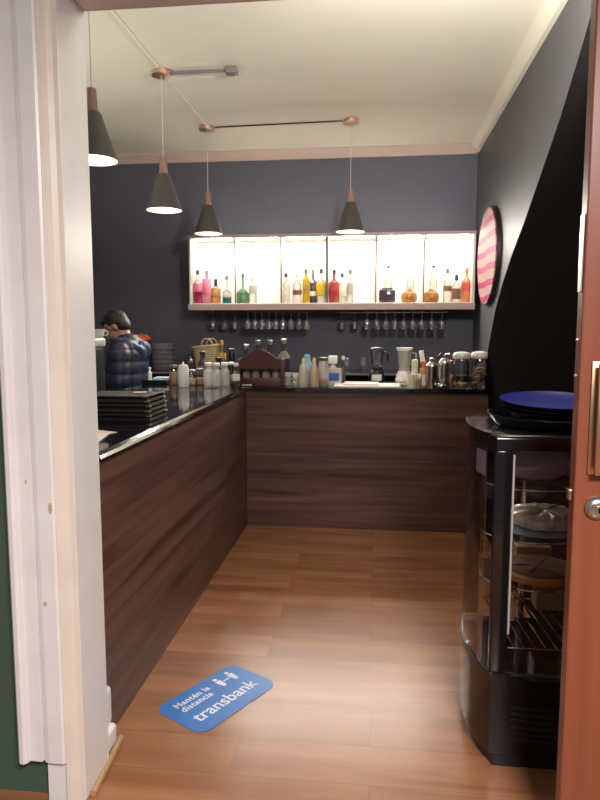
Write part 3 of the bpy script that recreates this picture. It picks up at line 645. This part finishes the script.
jar(183.5, 4.62, 23, 11.5, 'tall white canister with small knob on left counter', M['white'], M['white'], knob=True, name='canister', cat='canister', group=GJ, lid_h=0.04)
jar(192, 4.80, 16, 9, 'small metal-lidded clear jar right of white canister', M['clear'], M['steel'], M['straw'], 0.5, group=GJ)
jar(200, 4.84, 17, 9.5, 'metal-lidded jar between canister and frosted shakers', M['clear'], M['steel'], M['tan'], 0.5, group=GJ)
jar(191, 4.98, 24, 6, 'slim steel-topped shaker standing behind the small jars', M['clear'], M['steel'], M['straw'], 0.4, group=GJ, knob=True, name='shaker', cat='shaker')
for i, (px, y, lb) in enumerate(((208.5, 4.74, 'leftmost of the frosted white sugar shakers'), (216.5, 4.70, 'frosted white sugar shaker in front of the others'), (225, 4.76, 'rightmost of the frosted white sugar shakers'))):
    t = bottle(on_top(px, y, CT+0.0006), lb, 23.5*y/650, 10*y/650/2, M['haze'], cap=M['white'], neck=0.22, nr=0.021, shoulder=0.2, capn=0.12, cat='shaker', group='frosted sugar shakers', name='sugar_shaker')
jar(231.5, 4.88, 23, 7.5, 'clear jar with white lid right of frosted shakers', M['clear'], M['white'], M['tan'], 0.5, group=GJ)
bottle(on_top(236.2, 4.70, CT+0.0006), 'small clear bottle with white cap beside the wooden caddy', 0.17, 0.028, M['clear'], cap=M['white'], neck=0.3, nr=0.013, cat='bottle', lab=M['label'], group=GJ)
t = thing('saucer', 'clear glass saucer lying before the frosted shakers', 'saucer', on_top(211, 4.60, CT+0.0006))
MB().lathe([(0.03, 0), (0.062, 0.008), (0.060, 0.010), (0, 0.003)], seg=28).build('dish', M['clear'], t)
# dark bottles behind
GB = 'dark bottles behind the sugar shakers'
bottle(on_top(203, 5.05, CT+0.0006), 'purple-brown bottle behind the small metal-lidded jars', 0.245, 0.035, M['purplebottle'], cap=M['purplebottle'], lab=M['mauve'], neck=0.25, nr=0.018, group=GB)
bottle(on_top(222, 5.16, CT+0.0006), 'olive green bottle with gold collar between basket and caddy', 0.33, 0.036, M['olive'], cap=M['gold'], lab=M['gold'], lab_z=(0.55, 0.7), neck=0.3, group=GB)
bottle(on_top(219, 4.98, CT+0.0006), 'round brown bottle in front of the green bottle', 0.20, 0.04, M['maroon'], cap=M['darkbrown'], lab=M['brownlabel'], neck=0.3, nr=0.02, group=GB)
jar(232, 5.12, 34, 7.5, 'tall black canister left of the wooden caddy', M['blackplastic'], M['charcoal'], name='canister', cat='canister', lid_h=0.1)
# black tray with cloth
t = thing('service_tray', 'black tray on left counter right of the person', 'tray', on_top(158, 4.92, CT+0.0006))
MB().box(-0.10, 0.10, -0.09, 0.09, 0, 0.012, 0.004).build('base', M['blackplastic'], t); MB().box(-0.10, 0.10, -0.09, -0.082, 0.0125, 0.03, 0.002).box(-0.10, 0.10, 0.082, 0.09, 0.0125, 0.03, 0.002).build('rim', M['blackplastic'], t)
c = MB().box(-0.075, 0.075, -0.05, 0.05, 0, 0.03, 0.012, 3); crinkle(c, 0.004, 8)
o = c.build('folded_cloth', mat('pale_blue_cloth', rgb(200, 206, 222), 0.9), None, True, on_top(164, 4.94, CT+0.0175)); tag(o, 'pale bluish folded cloth lying on the black tray', 'cloth')
o = MB().box(-0.04, 0.04, -0.025, 0.025, 0, 0.022, 0.008, 3).build('sponge', M['teal'], None, True, on_top(157, 4.868, CT+0.0132)); tag(o, 'teal sponge at front of the black tray', 'sponge')
bottle(on_top(150, 4.98, CT+0.0006), 'small white squeeze bottle beside the person in blue jacket', 0.12, 0.016, M['white'], cap=M['white'], neck=0.25, nr=0.008)
# stack of clear bowls on back counter
p = on_top(164, 6.2, BT+0.0006)
for i in range(6):
    lbs = ('lowest', 'second lowest', 'third lowest', 'third highest', 'second highest', 'topmost')
    t = thing('plastic_container', f'{lbs[i]} clear round container of the stack beside the basket', 'container', (p.x, p.y, p.z+i*0.043), group='stacked clear containers')
    MB().lathe([(0.0, 0.0), (0.10, 0.0), (0.118, 0.034), (0.116, 0.034), (0.098, 0.003), (0, 0.003)], seg=36, cap=False).build('tub', M['cloudy'], t)
    MB().lathe([(0.116, 0.0345), (0.122, 0.036), (0.122, 0.040), (0.116, 0.0415)], seg=36).build('lid_rim', M['haze'], t)
# woven basket
m = bpy.data.materials.new('woven_straw'); m.use_nodes = True; nt = m.node_tree; b = nt.nodes['Principled BSDF']
tc = nt.nodes.new('ShaderNodeTexCoord'); wv = nt.nodes.new('ShaderNodeTexWave'); wv.bands_direction = 'Z'; wv.inputs['Scale'].default_value = 14; wv.inputs['Distortion'].default_value = 2
rp = nt.nodes.new('ShaderNodeValToRGB'); rp.color_ramp.elements[0].color = rgb(172, 148, 108); rp.color_ramp.elements[1].color = rgb(216, 198, 156)
nt.links.new(tc.outputs['Object'], wv.inputs[0]); nt.links.new(wv.outputs['Fac'], rp.inputs[0]); nt.links.new(rp.outputs[0], b.inputs['Base Color']); b.inputs['Roughness'].default_value = 0.8
p = on_top(207, 6.15, BT+0.0006)
t = thing('woven_basket', 'straw basket with round handle on back counter behind shakers', 'basket', p)
c = MB().lathe([(0.0, 0), (0.098, 0), (0.105, 0.02), (0.134, 0.225), (0.139, 0.24), (0.132, 0.242), (0.098, 0.02), (0, 0.012)], seg=32, cap=False)
for v in c.bm.verts: v.co.y *= 0.7; v.co.z += v.co.x*0.10 if v.co.z > 0.1 else 0
c.build('basket_body', m, t)
MB().lathe([(0.136, 0.0), (0.146, 0.008), (0.142, 0.024), (0.132, 0.012)], seg=32, cap=False).xform(Matrix.Translation((0, 0, 0.222))).xform(Matrix.Diagonal((1, 0.7, 1, 1))).xform(Matrix(((1, 0, 0, 0), (0, 1, 0, 0), (0.10, 0, 1, 0), (0, 0, 0, 1)))).build('rim', M['straw'], t)
for yy in (-0.095, 0.095):
    MB().tube([(0.03+0.052*math.cos(a), yy, 0.245+0.062*math.sin(a)) for a in [PI*k/12 for k in range(13)]], 0.007, 8).build('handle', m, t)

# ------------------------------------------------------------------ back bar: caddy and bottles
s47 = 4.78/650
cx = on_top(261.5, 4.80).x
t = thing('bottle_caddy', 'dark reddish wooden bottle caddy with arched back board', 'caddy', (cx, 4.80, CT+0.0006))
W = 0.152
archp = [(-W, 0.20)]+[(-W+2*W*k/20, 0.20+0.075*max(0, math.sin(PI*k/20))**1.6) for k in range(1, 20)]+[(W, 0.20), (W, 0.13), (-W, 0.13)]
MB().prism(archp, -0.075, -0.063, 'y').build('arched_board', M['maroon'], t)
MB().box(-W, W, -0.075, -0.063, 0.0, 0.062, 0.003).build('front_board', M['maroon'], t)
for x0, x1 in ((-W-0.012, -W-0.0005), (W+0.0005, W+0.012)): MB().box(x0, x1, -0.076, 0.08, 0, 0.20, 0.003).build('side_board', M['maroon'], t)
MB().box(-W, W, -0.0625, 0.08, 0, 0.01).build('base_board', M['maroon'], t)
MB().box(-W, W, 0.068, 0.08, 0.0105, 0.20).build('back_board', M['darkbrown'], t)
MB().box(-0.13, -0.06, -0.079, -0.0755, 0.006, 0.014).build('name_plate', M['label'], t, False)
for i, dx in enumerate((-0.115, -0.045, 0.035, 0.11)):
    lb = ('leftmost glass jar inside the wooden caddy', 'second glass jar from left inside the wooden caddy', 'third glass jar from left inside the wooden caddy', 'rightmost glass jar inside the wooden caddy')[i]
    tt = thing('jar', lb, 'jar', (cx+dx, 4.80, CT+0.0115), group='jars inside the wooden caddy')
    MB().lathe([(0.028, 0), (0.031, 0.005), (0.031, 0.07), (0.024, 0.09)], seg=18).build('body', M['crystal'], tt); MB().lathe([(0.026, 0.09), (0.026, 0.11), (0, 0.112)], seg=18).build('lid', M['charcoal'], tt)
GC = 'bottles standing behind the wooden caddy'
for px, h, lb in ((247, 0.30, 'shorter clear-necked bottle behind left end of caddy'), (258.5, 0.335, 'dark bottle behind the left of the caddy arch'), (270, 0.335, 'dark bottle behind the right of the caddy arch')):
    bottle(on_top(px, 4.99, CT+0.0006), lb, h, 0.042, M['darkbrown'], cap=M['steel'], neck=0.33, nr=0.017, shoulder=0.16, capn=0.1, group=GC)
t = bottle(on_top(284, 4.99, CT+0.0006), 'large dark bottle with pale shoulder right of the caddy', 0.345, 0.048, M['darkbrown'], cap=M['steel'], neck=0.30, nr=0.016, shoulder=0.14, capn=0.1, group=GC)
MB().lathe([(0.0485, 0.195), (0.046, 0.215), (0.027, 0.236), (0.018, 0.255)], seg=24, cap=False).build('pale_shoulder', M['grey'], t)
# stacks of glass bowls
for j, px in enumerate((288, 295.5)):
    for i in range(3):
        lb = f"{('bottom', 'middle', 'top')[i]} glass ashtray of the {('left', 'right')[j]} pile beside the caddy"
        t = thing('ashtray', lb, 'ashtray', on_top(px, 4.80-0.03*j, CT+0.0006+i*0.034), group='piled glass ashtrays')
        MB().lathe([(0.018, 0), (0.027, 0.004), (0.0275, 0.028), (0.024, 0.032), (0.017, 0.012), (0, 0.010)], seg=14, cap=False).build('bowl', M['crystal'], t)
# squeeze bottles
def squeeze(px, y, h, w, label, m, tip):
    p = on_top(px, y, CT+0.0006); s = y/650; H, R = h*s, w*s/2
    t = thing('squeeze_bottle', label, 'squeeze bottle', p, group='squeeze bottles by the chopping board')
    MB().lathe([(R*0.94, 0), (R, 0.004), (R*0.96, H*0.42), (R*0.84, H*0.56)], seg=20).build('body', m, t)
    MB().lathe([(R*0.88, H*0.56), (R*0.86, H*0.62), (R*0.52, H*0.74), (R*0.34, H*0.88)], seg=20).build('nozzle', m, t)
    MB().lathe([(R*0.38, H*0.88), (R*0.34, H*0.95), (R*0.15, H), (0, H)], seg=12).build('tip', tip, t)
M['palesauce'] = glass('milky_plastic', (0.9, 0.9, 0.85, 1), 0.05, 0.2, rgb(214, 206, 188), 0.75)
squeeze(303.5, 4.73, 29, 10.5, 'milky squeeze bottle with yellow tip, left of the pair', M['palesauce'], M['yellow'])
squeeze(314.2, 4.76, 29, 9.8, 'pinkish milky squeeze bottle with yellow tip, right of the pair', glass('pinkish_milky_plastic', (0.9, 0.85, 0.8, 1), 0.05, 0.2, rgb(220, 194, 176), 0.8), M['yellow'])
squeeze(307, 4.90, 31, 17, 'pale blue cone-shaped bottle behind the yellow-tipped pair', M['lightblue'], M['lightblue'])
jar(323.5, 4.80, 29, 10.5, 'clear glass jar with dark green cap beside squeeze bottles', M['crystal'], mat('dark_green_cap', rgb(50, 82, 60), 0.5), M['tan'], 0.35)
p = on_top(334.5, 4.90, CT+0.0006)
t = thing('water_bottle', 'clear square bottle with blue label and white cap', 'bottle', p)
MB().box(-0.058, 0.058, -0.045, 0.045, 0.0, 0.13, 0.014, 3).build('body', M['crystal'], t); MB().box(-0.045, 0.035, -0.0475, -0.0455, 0.035, 0.095).build('label', M['blue'], t, False)
MB().lathe([(0.03, 0.131), (0.018, 0.15), (0.016, 0.162)], (-0.012, 0, 0), 16).build('neck', M['crystal'], t)
MB().box(-0.046, 0.020, -0.03, 0.03, 0.163, 0.222, 0.005).build('cap', M['white'], t)
o = bottle(on_top(343, 4.96, CT+0.0006), 'slim dark bottle with pale top beside the square water bottle', 0.215, 0.017, M['charcoal'], cap=M['label'], neck=0.35, nr=0.009, shoulder=0.2)
# chopping boards
x0, x1 = on_top(334, 4.75).x, on_top(401, 4.75).x
o = MB().box(x0, x1, 4.69, 4.98, 0, 0.014, 0.004).build('chopping_board', M['white'], None, True, (0, 0, CT+0.0006)); tag(o, 'long white chopping board lying on the far bar counter', 'chopping board')
o = MB().box(x0+0.07, x1-0.16, 4.72, 4.96, 0, 0.009, 0.003).build('chopping_board', mat('pinkish_board', rgb(226, 196, 184), 0.5), None, True, (0, 0, CT+0.0156)); tag(o, 'thin pinkish chopping board laid on the long white one', 'chopping board')
# blenders
def blender(px, y, label, base_m, lid_m, panel):
    p = on_top(px, y, CT+0.0006)
    t = thing('blender', label, 'blender', p, group='blenders on the far bar')
    MB().lathe([(0.062, 0), (0.066, 0.01), (0.060, 0.07), (0.047, 0.095), (0.043, 0.10)], seg=24).build('motor_base', base_m, t)
    if panel: MB().box(-0.04, 0.04, -0.070, -0.063, 0.018, 0.066, 0.002).build('control_panel', M['steel'], t, False)
    MB().lathe([(0.040, 0.101), (0.043, 0.11), (0.044, 0.122)], seg=24).build('collar', base_m if panel else M['haze'], t)
    MB().lathe([(0.040, 0.1225), (0.044, 0.14), (0.056, 0.255), (0.053, 0.255), (0.042, 0.14), (0, 0.126)], seg=24, cap=False).build('jug', M['crystal'] if not panel else M['clear'], t)
    MB().lathe([(0.052, 0.2555), (0.066, 0.272) if not panel else (0.05, 0.27), (0.066, 0.280) if not panel else (0.045, 0.275), (0, 0.281)], seg=24).build('lid', lid_m, t)
    MB().tube([(0.054, 0, 0.24), (0.088, 0, 0.235), (0.086, 0, 0.17), (0.048, 0, 0.155)], 0.007, 8).build('handle', M['haze'] if not panel else M['blackplastic'], t)
    return t
blender(376.5, 5.19, 'black-based blender with silver panel behind the chopping board', M['blackplastic'], M['blackplastic'], True)
t = blender(404, 5.08, 'white-based blender with flared white lid behind the lime dish', M['white'], M['white'], False)
MB().ball((-0.028, -0.05, 0.032), (0.042, 0.034, 0.030)).build('control_knob', M['white'], t)
# small things right of the blender
t = thing('lime_dish', 'small dish of green lime pieces before the white blender', 'dish', on_top(402.5, 4.70, CT+0.0156))
MB().lathe([(0.018, 0), (0.03, 0.012), (0.028, 0.012), (0, 0.004)], seg=20, cap=False).build('bowl', M['white'], t)
MB().ball((-0.008, 0, 0.014), 0.009).ball((0.009, 0.004, 0.013), 0.008).ball((0, -0.01, 0.013), 0.008).build('lime_pieces', M['lime'], t)
def tumbler(px, y, h, w, label, m, inner=None, flip=False, z=CT, name='cup', group=None):
    p = on_top(px, y, z+0.0006); s = y/650; H, R = h*s, w*s/2
    t = thing(name, label, 'cup', p, group=group)
    a, b = (R, R*0.8) if flip else (R*0.82, R)
    MB().lathe([(0, 0), (a, 0), (b, H), (b-0.003, H), (a-0.003, 0.004), (0, 0.004)] if not flip else [(a, 0), (b, H), (0, H), (0, H-0.003), (b-0.003, H-0.003), (a-0.003, 0)], seg=22, cap=False).build('cup_body', m, t)
    if inner: MB().lathe([(a*0.88, 0.005), (b*0.88, H*0.6), (0, H*0.62)], seg=18).build('contents', inner, t)
    return t
tumbler(411, 4.72, 13, 8, 'cream cup with orange pieces, left of its pair', M['cream'], M['orange'])
tumbler(418.5, 4.74, 14, 7, 'cream cup holding a white spoon', M['haze'], M['biscuit'])
jar(414.5, 4.92, 26, 7, 'upturned pale grinder behind the cream cups', M['cream'], M['cream'], name='grinder', cat='grinder', lid_h=0.35)
bottle(on_top(423, 4.76, CT+0.0006), 'orange-brown sauce bottle left of the steel shaker', 0.19, 0.026, M['amber'], cap=M['orange'], neck=0.22, nr=0.014, lab=M['label'], lab_z=(0.1, 0.5))
# spoon / paddle leaning in cup
o = MB().box(-0.016, 0.016, -0.004, 0.004, 0.0, 0.10, 0.003).build('spatula', M['white'], None, True, on_top(428.5, 4.95, CT+0.15)); o.rotation_euler = (0, -0.55, 0)
bpy.data.objects.remove(o)
t = thing('utensil_pot', 'clear pot holding a leaning white spatula behind steel shaker', 'pot', on_top(426.5, 4.90, CT+0.0006))
MB().lathe([(0.032, 0), (0.036, 0.14), (0.034, 0.14), (0.03, 0.004), (0, 0.003)], seg=20, cap=False).build('pot', M['haze'], t)
t = thing('spatula', 'white spatula leaning left out of the clear pot', 'spatula', on_top(426.5, 4.90, CT+0.006)); t.rotation_euler = (0, -0.17, 0)
MB().tube([(0.01, 0, 0.0), (0.0, 0, 0.17)], 0.004, 8).build('handle', M['cream'], t); MB().box(-0.017, 0.017, -0.004, 0.004, 0.171, 0.262, 0.004).xform(Matrix.Translation((0, 0, 0))).build('blade', M['white'], t)
# steel shakers
def shaker(px, y, h, w, label, spout):
    p = on_top(px, y, CT+0.0006); s = y/650; H, R = h*s, w*s/2
    t = thing('cocktail_shaker', label, 'shaker', p, group='steel cocktail shakers')
    MB().lathe([(0, 0), (R*0.86, 0), (R*0.9, 0.004), (R, H*0.70)], seg=24).build('cup_body', M['steel'], t)
    MB().lathe([(R*1.03, H*0.70), (R*1.03, H*0.74), (R*0.85, H*0.80), (R*0.45, H*0.86), (R*0.40, H*0.87)], seg=24).build('strainer_top', M['steel'], t)
    if spout:
        MB().tube([(0, 0, H*0.87), (0, 0, H*0.92), (0.012, 0, H*0.99), (0.035, 0, H*1.0)], 0.007, 8).build('pour_spout', M['chrome'], t)
        MB().tube([(-R*0.9, 0, H*0.74), (-R*1.1, 0, H*0.90), (-R*0.6, 0, H*1.02)], 0.006, 8).build('handle', M['darkmetal'], t)
    else: MB().lathe([(R*0.40, H*0.87), (R*0.42, H*0.97), (R*0.2, H), (0, H)], seg=18).build('cap', M['steel'], t)
shaker(431.5, 4.72, 30, 12, 'taller steel cocktail shaker, left of the pair', False)
shaker(444, 4.80, 33, 12, 'steel shaker with curved pour spout, right of the pair', True)
o = MB().ball((0, 0, 0.018), (0.034, 0.026, 0.018), 20, 10).build('foil_parcel', M['chrome'], None, True, on_top(441.5, 4.69, CT+0.0006)); tag(o, 'crumpled silver foil lump at foot of the spouted shaker', 'foil')
jar(451, 4.86, 26, 7, 'slim clear bottle with reddish top left of the cookie jars', M['clear'], M['red'], M['pink'], 0.5)
# white-lidded jars
def cookie_jar(px, y, label, cm, fill, seed):
    p = on_top(px, y, CT+0.0006); s = y/650; H, R = 36*s, 16.6*s/2
    t = thing('cookie_jar', label, 'jar', p, group='glass jars with domed white lids')
    MB().lathe([(R*0.9, 0), (R, 0.006), (R, H*0.68), (R*0.9, H*0.76), (R*0.85, H*0.80), (R*0.83, H*0.80), (R*0.97, H*0.67), (R*0.96, 0.009), (0, 0.006)], seg=28, cap=False).build('jar_body', M['clear'], t)
    MB().lathe([(R*0.98, H*0.80), (R*1.06, H*0.84), (R*1.06, H*0.90), (R*0.9, H*0.96), (R*0.4, H*0.985), (0, H*0.99)], seg=28).build('lid', M['white'], t)
    c = MB(); rnd = random.Random(seed)
    for k in range(16 if fill < 0.3 else 90):
        a = rnd.uniform(0, 2*PI); r = rnd.uniform(0, R*0.66)
        c.ball((r*math.cos(a), r*math.sin(a), 0.02+rnd.uniform(0, max(0.012, H*fill-0.02))), (0.017, 0.017, 0.009), 10, 8, Matrix.Rotation(rnd.uniform(-1, 1), 3, 'X'))
    o = c.build('cookies', cm, t); o['kind'] = 'stuff'
cookie_jar(461, 4.76, 'white-lidded jar with a few golden biscuits at the bottom', M['gold'], 0.12, 2)
cookie_jar(479, 4.80, 'white-lidded jar filled with dark and pale cookies, far right', mat('mixed_cookies', rgb(84, 56, 40), 0.7, noise=(22, rgb(186, 150, 104), 0.08)), 0.52, 5)
# wine glasses on the back counter
for px, lb in ((347, 'stemmed glass standing on back counter behind the water bottle'), (363, 'stemmed glass standing on back counter left of the black blender')):
    t = thing('wine_glass', lb, 'wine glass', on_top(px, 6.1, BT+0.0006), group='stemmed glasses on the back counter')
    MB().lathe([(0, 0), (0.03, 0), (0.03, 0.002), (0.005, 0.006), (0.004, 0.05)], seg=18).build('stem', gw, t)
    MB().lathe([(0.004, 0.05), (0.03, 0.075), (0.037, 0.10), (0.032, 0.135), (0.030, 0.135), (0.035, 0.10), (0.028, 0.077), (0, 0.054)], seg=18, cap=False).build('bowl', gw, t)

# ------------------------------------------------------------------ grinder with orange hood behind the person
p = on_top(144, 6.2, BT+0.0006)
t = thing('grinder', 'dark machine with an orange hood standing behind the person', 'machine', p)
MB().box(-0.09, 0.06, -0.09, 0.09, 0, 0.28, 0.015).build('body', M['blackplastic'], t)
MB().lathe([(0.085, 0.281), (0.10, 0.29), (0.095, 0.315), (0.055, 0.345), (0, 0.352)], (-0.02, 0, 0), 24).build('hood', M['orange'], t)

# ------------------------------------------------------------------ person
def capsule(mb, a, b, ra, rb):
    a, b = Vector(a), Vector(b); n = 7
    mb.tube([a.lerp(b, k/n) for k in range(n+1)], [ra+(rb-ra)*k/n for k in range(n+1)], 14)
    mb.ball(a, ra, 14, 10); mb.ball(b, rb, 14, 10)
def remeshed(name, mb, m, voxel, parent, smooth=6, post=None):
    o = mb.build(name, None); md = o.modifiers.new('r', 'REMESH'); md.mode = 'VOXEL'; md.voxel_size = voxel
    sm = o.modifiers.new('s', 'SMOOTH'); sm.iterations = smooth; sm.factor = 0.5
    bpy.context.view_layer.update()
    me = bpy.data.meshes.new_from_object(o.evaluated_get(bpy.context.evaluated_depsgraph_get()))
    old = o.data; bpy.data.objects.remove(o); bpy.data.meshes.remove(old)
    me.name = name; me.materials.clear(); me.materials.append(m)
    me.polygons.foreach_set('use_smooth', [True]*len(me.polygons))
    if post:
        nrm = [v.normal.copy() for v in me.vertices]
        for v, nn in zip(me.vertices, nrm): v.co += nn*post(v.co, nn)
    o = bpy.data.objects.new(name, me); COL.objects.link(o)
    if parent: o.parent = parent
    return o
# local frame: faces -x; left arm towards the camera (-y)
person = None
b = MB()
HC = Vector((-0.078, 0, 1.478)); HR = Matrix.Rotation(-0.62, 3, 'Y')     # head bowed forward
def hp(x, y, z): return HC+HR @ Vector((x, y, z))
b.ball(hp(0.01, 0, 0.02), (0.098, 0.076, 0.095), 24, 18, HR)              # skull
b.ball(hp(-0.035, 0, -0.045), (0.062, 0.058, 0.075), 20, 14, HR)          # face and jaw
b.ball(hp(-0.06, 0, -0.092), (0.028, 0.03, 0.02), 14, 10, HR)             # chin
capsule(b, hp(-0.088, 0, 0.0), hp(-0.108, 0, -0.035), 0.010, 0.014)       # nose
b.ball(hp(-0.088, 0, -0.066), (0.010, 0.024, 0.006), 12, 8, HR)           # lips
for s in (-1, 1):
    b.ball(hp(0.012, s*0.078, -0.015), (0.018, 0.009, 0.030), 14, 10, HR)  # ears
    b.ball(hp(-0.082, s*0.03, 0.005), (0.012, 0.016, 0.010), 12, 8, HR)    # eyelids
capsule(b, hp(0.03, 0, -0.05), (0.02, 0, 1.30), 0.054, 0.060)             # neck
capsule(b, (0.01, 0, 1.26), (0.0, 0, 0.98), 0.115, 0.105)
for s in (-1, 1):
    capsule(b, (0.01, s*0.06, 1.26), (0.0, s*0.07, 0.95), 0.10, 0.10)
    capsule(b, (0.015, s*0.175, 1.27), (0.02, s*0.215, 1.02), 0.052, 0.042)
    capsule(b, (0.02, s*0.215, 1.02), (-0.20, s*0.14, 1.06), 0.040, 0.028)
    w = Vector((-0.20, s*0.14, 1.06)); capsule(b, w, w+Vector((-0.07, -s*0.01, 0.01)), 0.026, 0.032)
    for k, (ln, oy) in enumerate(((0.060, -0.024), (0.068, -0.008), (0.064, 0.009), (0.050, 0.025))):
        a = w+Vector((-0.085, oy-s*0.01, 0.012)); c1 = a+Vector((-ln*0.55, 0, -0.006)); capsule(b, a, c1, 0.0095, 0.009); capsule(b, c1, c1+Vector((-ln*0.35, 0, -ln*0.4)), 0.009, 0.0075)
    a = w+Vector((-0.035, -s*0.03, 0.008)); capsule(b, a, a+Vector((-0.035, -s*0.022, -0.008)), 0.012, 0.009)
    capsule(b, (0.0, s*0.085, 0.92), (-0.01, s*0.09, 0.50), 0.085, 0.055); capsule(b, (-0.01, s*0.09, 0.50), (0.02, s*0.09, 0.10), 0.052, 0.036)
    capsule(b, (0.02, s*0.09, 0.055), (-0.12, s*0.10, 0.04), 0.042, 0.036)
person = remeshed('person', b, M['skin'], 0.007, None, 3)
tag(person, 'dark-haired person in a navy puffer jacket, head bowed, working behind the left counter', 'person')
PERSON_Y = 5.17
person.location = (on_top(127, PERSON_Y).x, PERSON_Y, 0)
# hair
h = MB(); h.ball(hp(0.026, 0, 0.034), (0.100, 0.083, 0.096), 24, 18, HR); h.ball(hp(0.058, 0, -0.018), (0.062, 0.076, 0.072), 20, 14, HR); h.ball(hp(-0.045, 0, 0.085), (0.05, 0.062, 0.03), 18, 12, HR)
rnd = random.Random(4)
for k in range(26):
    a, e = rnd.uniform(0, 2*PI), rnd.uniform(0.4, 1.4); d = Vector((math.cos(a)*math.cos(e), math.sin(a)*math.cos(e), math.sin(e)))
    q = Vector((0.026, 0, 0.034))+Vector((d.x*0.094, d.y*0.078, d.z*0.09)); capsule(h, HC+HR @ q, HC+HR @ (q+d*0.012+Vector((-0.014, 0, 0))), 0.011, 0.004)
remeshed('hair', h, mat('dark_hair', rgb(30, 25, 24), 0.55, noise=(40, rgb(44, 37, 34), 0.2)), 0.007, person, 2)
# jacket
j = MB()
capsule(j, (0.02, 0, 1.27), (0.0, 0, 0.90), 0.155, 0.165)
for s in (-1, 1):
    capsule(j, (0.02, s*0.09, 1.26), (0.0, s*0.09, 0.90), 0.135, 0.15)
    capsule(j, (0.02, s*0.185, 1.265), (0.025, s*0.225, 1.02), 0.088, 0.078)
    capsule(j, (0.025, s*0.225, 1.02), (-0.17, s*0.15, 1.055), 0.076, 0.05)
quilt = lambda co, n: 0.009*(abs(math.sin(PI*(co.z-0.02)/0.098))**0.6-0.5)
M['puffer'] = mat('navy_nylon', rgb(28, 33, 54), 0.45, noise=(18, rgb(34, 40, 64), 0.2))
remeshed('jacket', j, M['puffer'], 0.010, person, 8, quilt)
hd = MB()
for k in range(13):
    a = -PI*0.62+PI*1.24*k/12
    hd.ball((0.035+0.125*math.cos(a)*0.95, 0.135*math.sin(a), 1.335-0.05*math.cos(a)), (0.052, 0.05, 0.052-0.012*abs(math.sin(a))), 14, 10)
hd.ball((0.13, 0, 1.285), (0.075, 0.12, 0.085), 18, 14); hd.ball((0.10, -0.05, 1.25), (0.07, 0.08, 0.06), 16, 12)
remeshed('hood', hd, mat('navy_hood_lining', rgb(50, 60, 96), 0.5), 0.010, person, 6, lambda co, n: 0.006*math.sin(co.y*60+co.z*40))
tr = MB()
for s in (-1, 1):
    capsule(tr, (0.0, s*0.085, 0.90), (-0.01, s*0.09, 0.50), 0.105, 0.07); capsule(tr, (-0.01, s*0.09, 0.50), (0.02, s*0.09, 0.10), 0.068, 0.06)
remeshed('trousers', tr, M['charcoal'], 0.012, person, 4)
sh = MB()
for s in (-1, 1): capsule(sh, (0.025, s*0.09, 0.056), (-0.125, s*0.10, 0.046), 0.055, 0.045)
for v in sh.bm.verts: v.co.z = max(v.co.z, 0.002)
sh.build('shoes', M['black'], person)
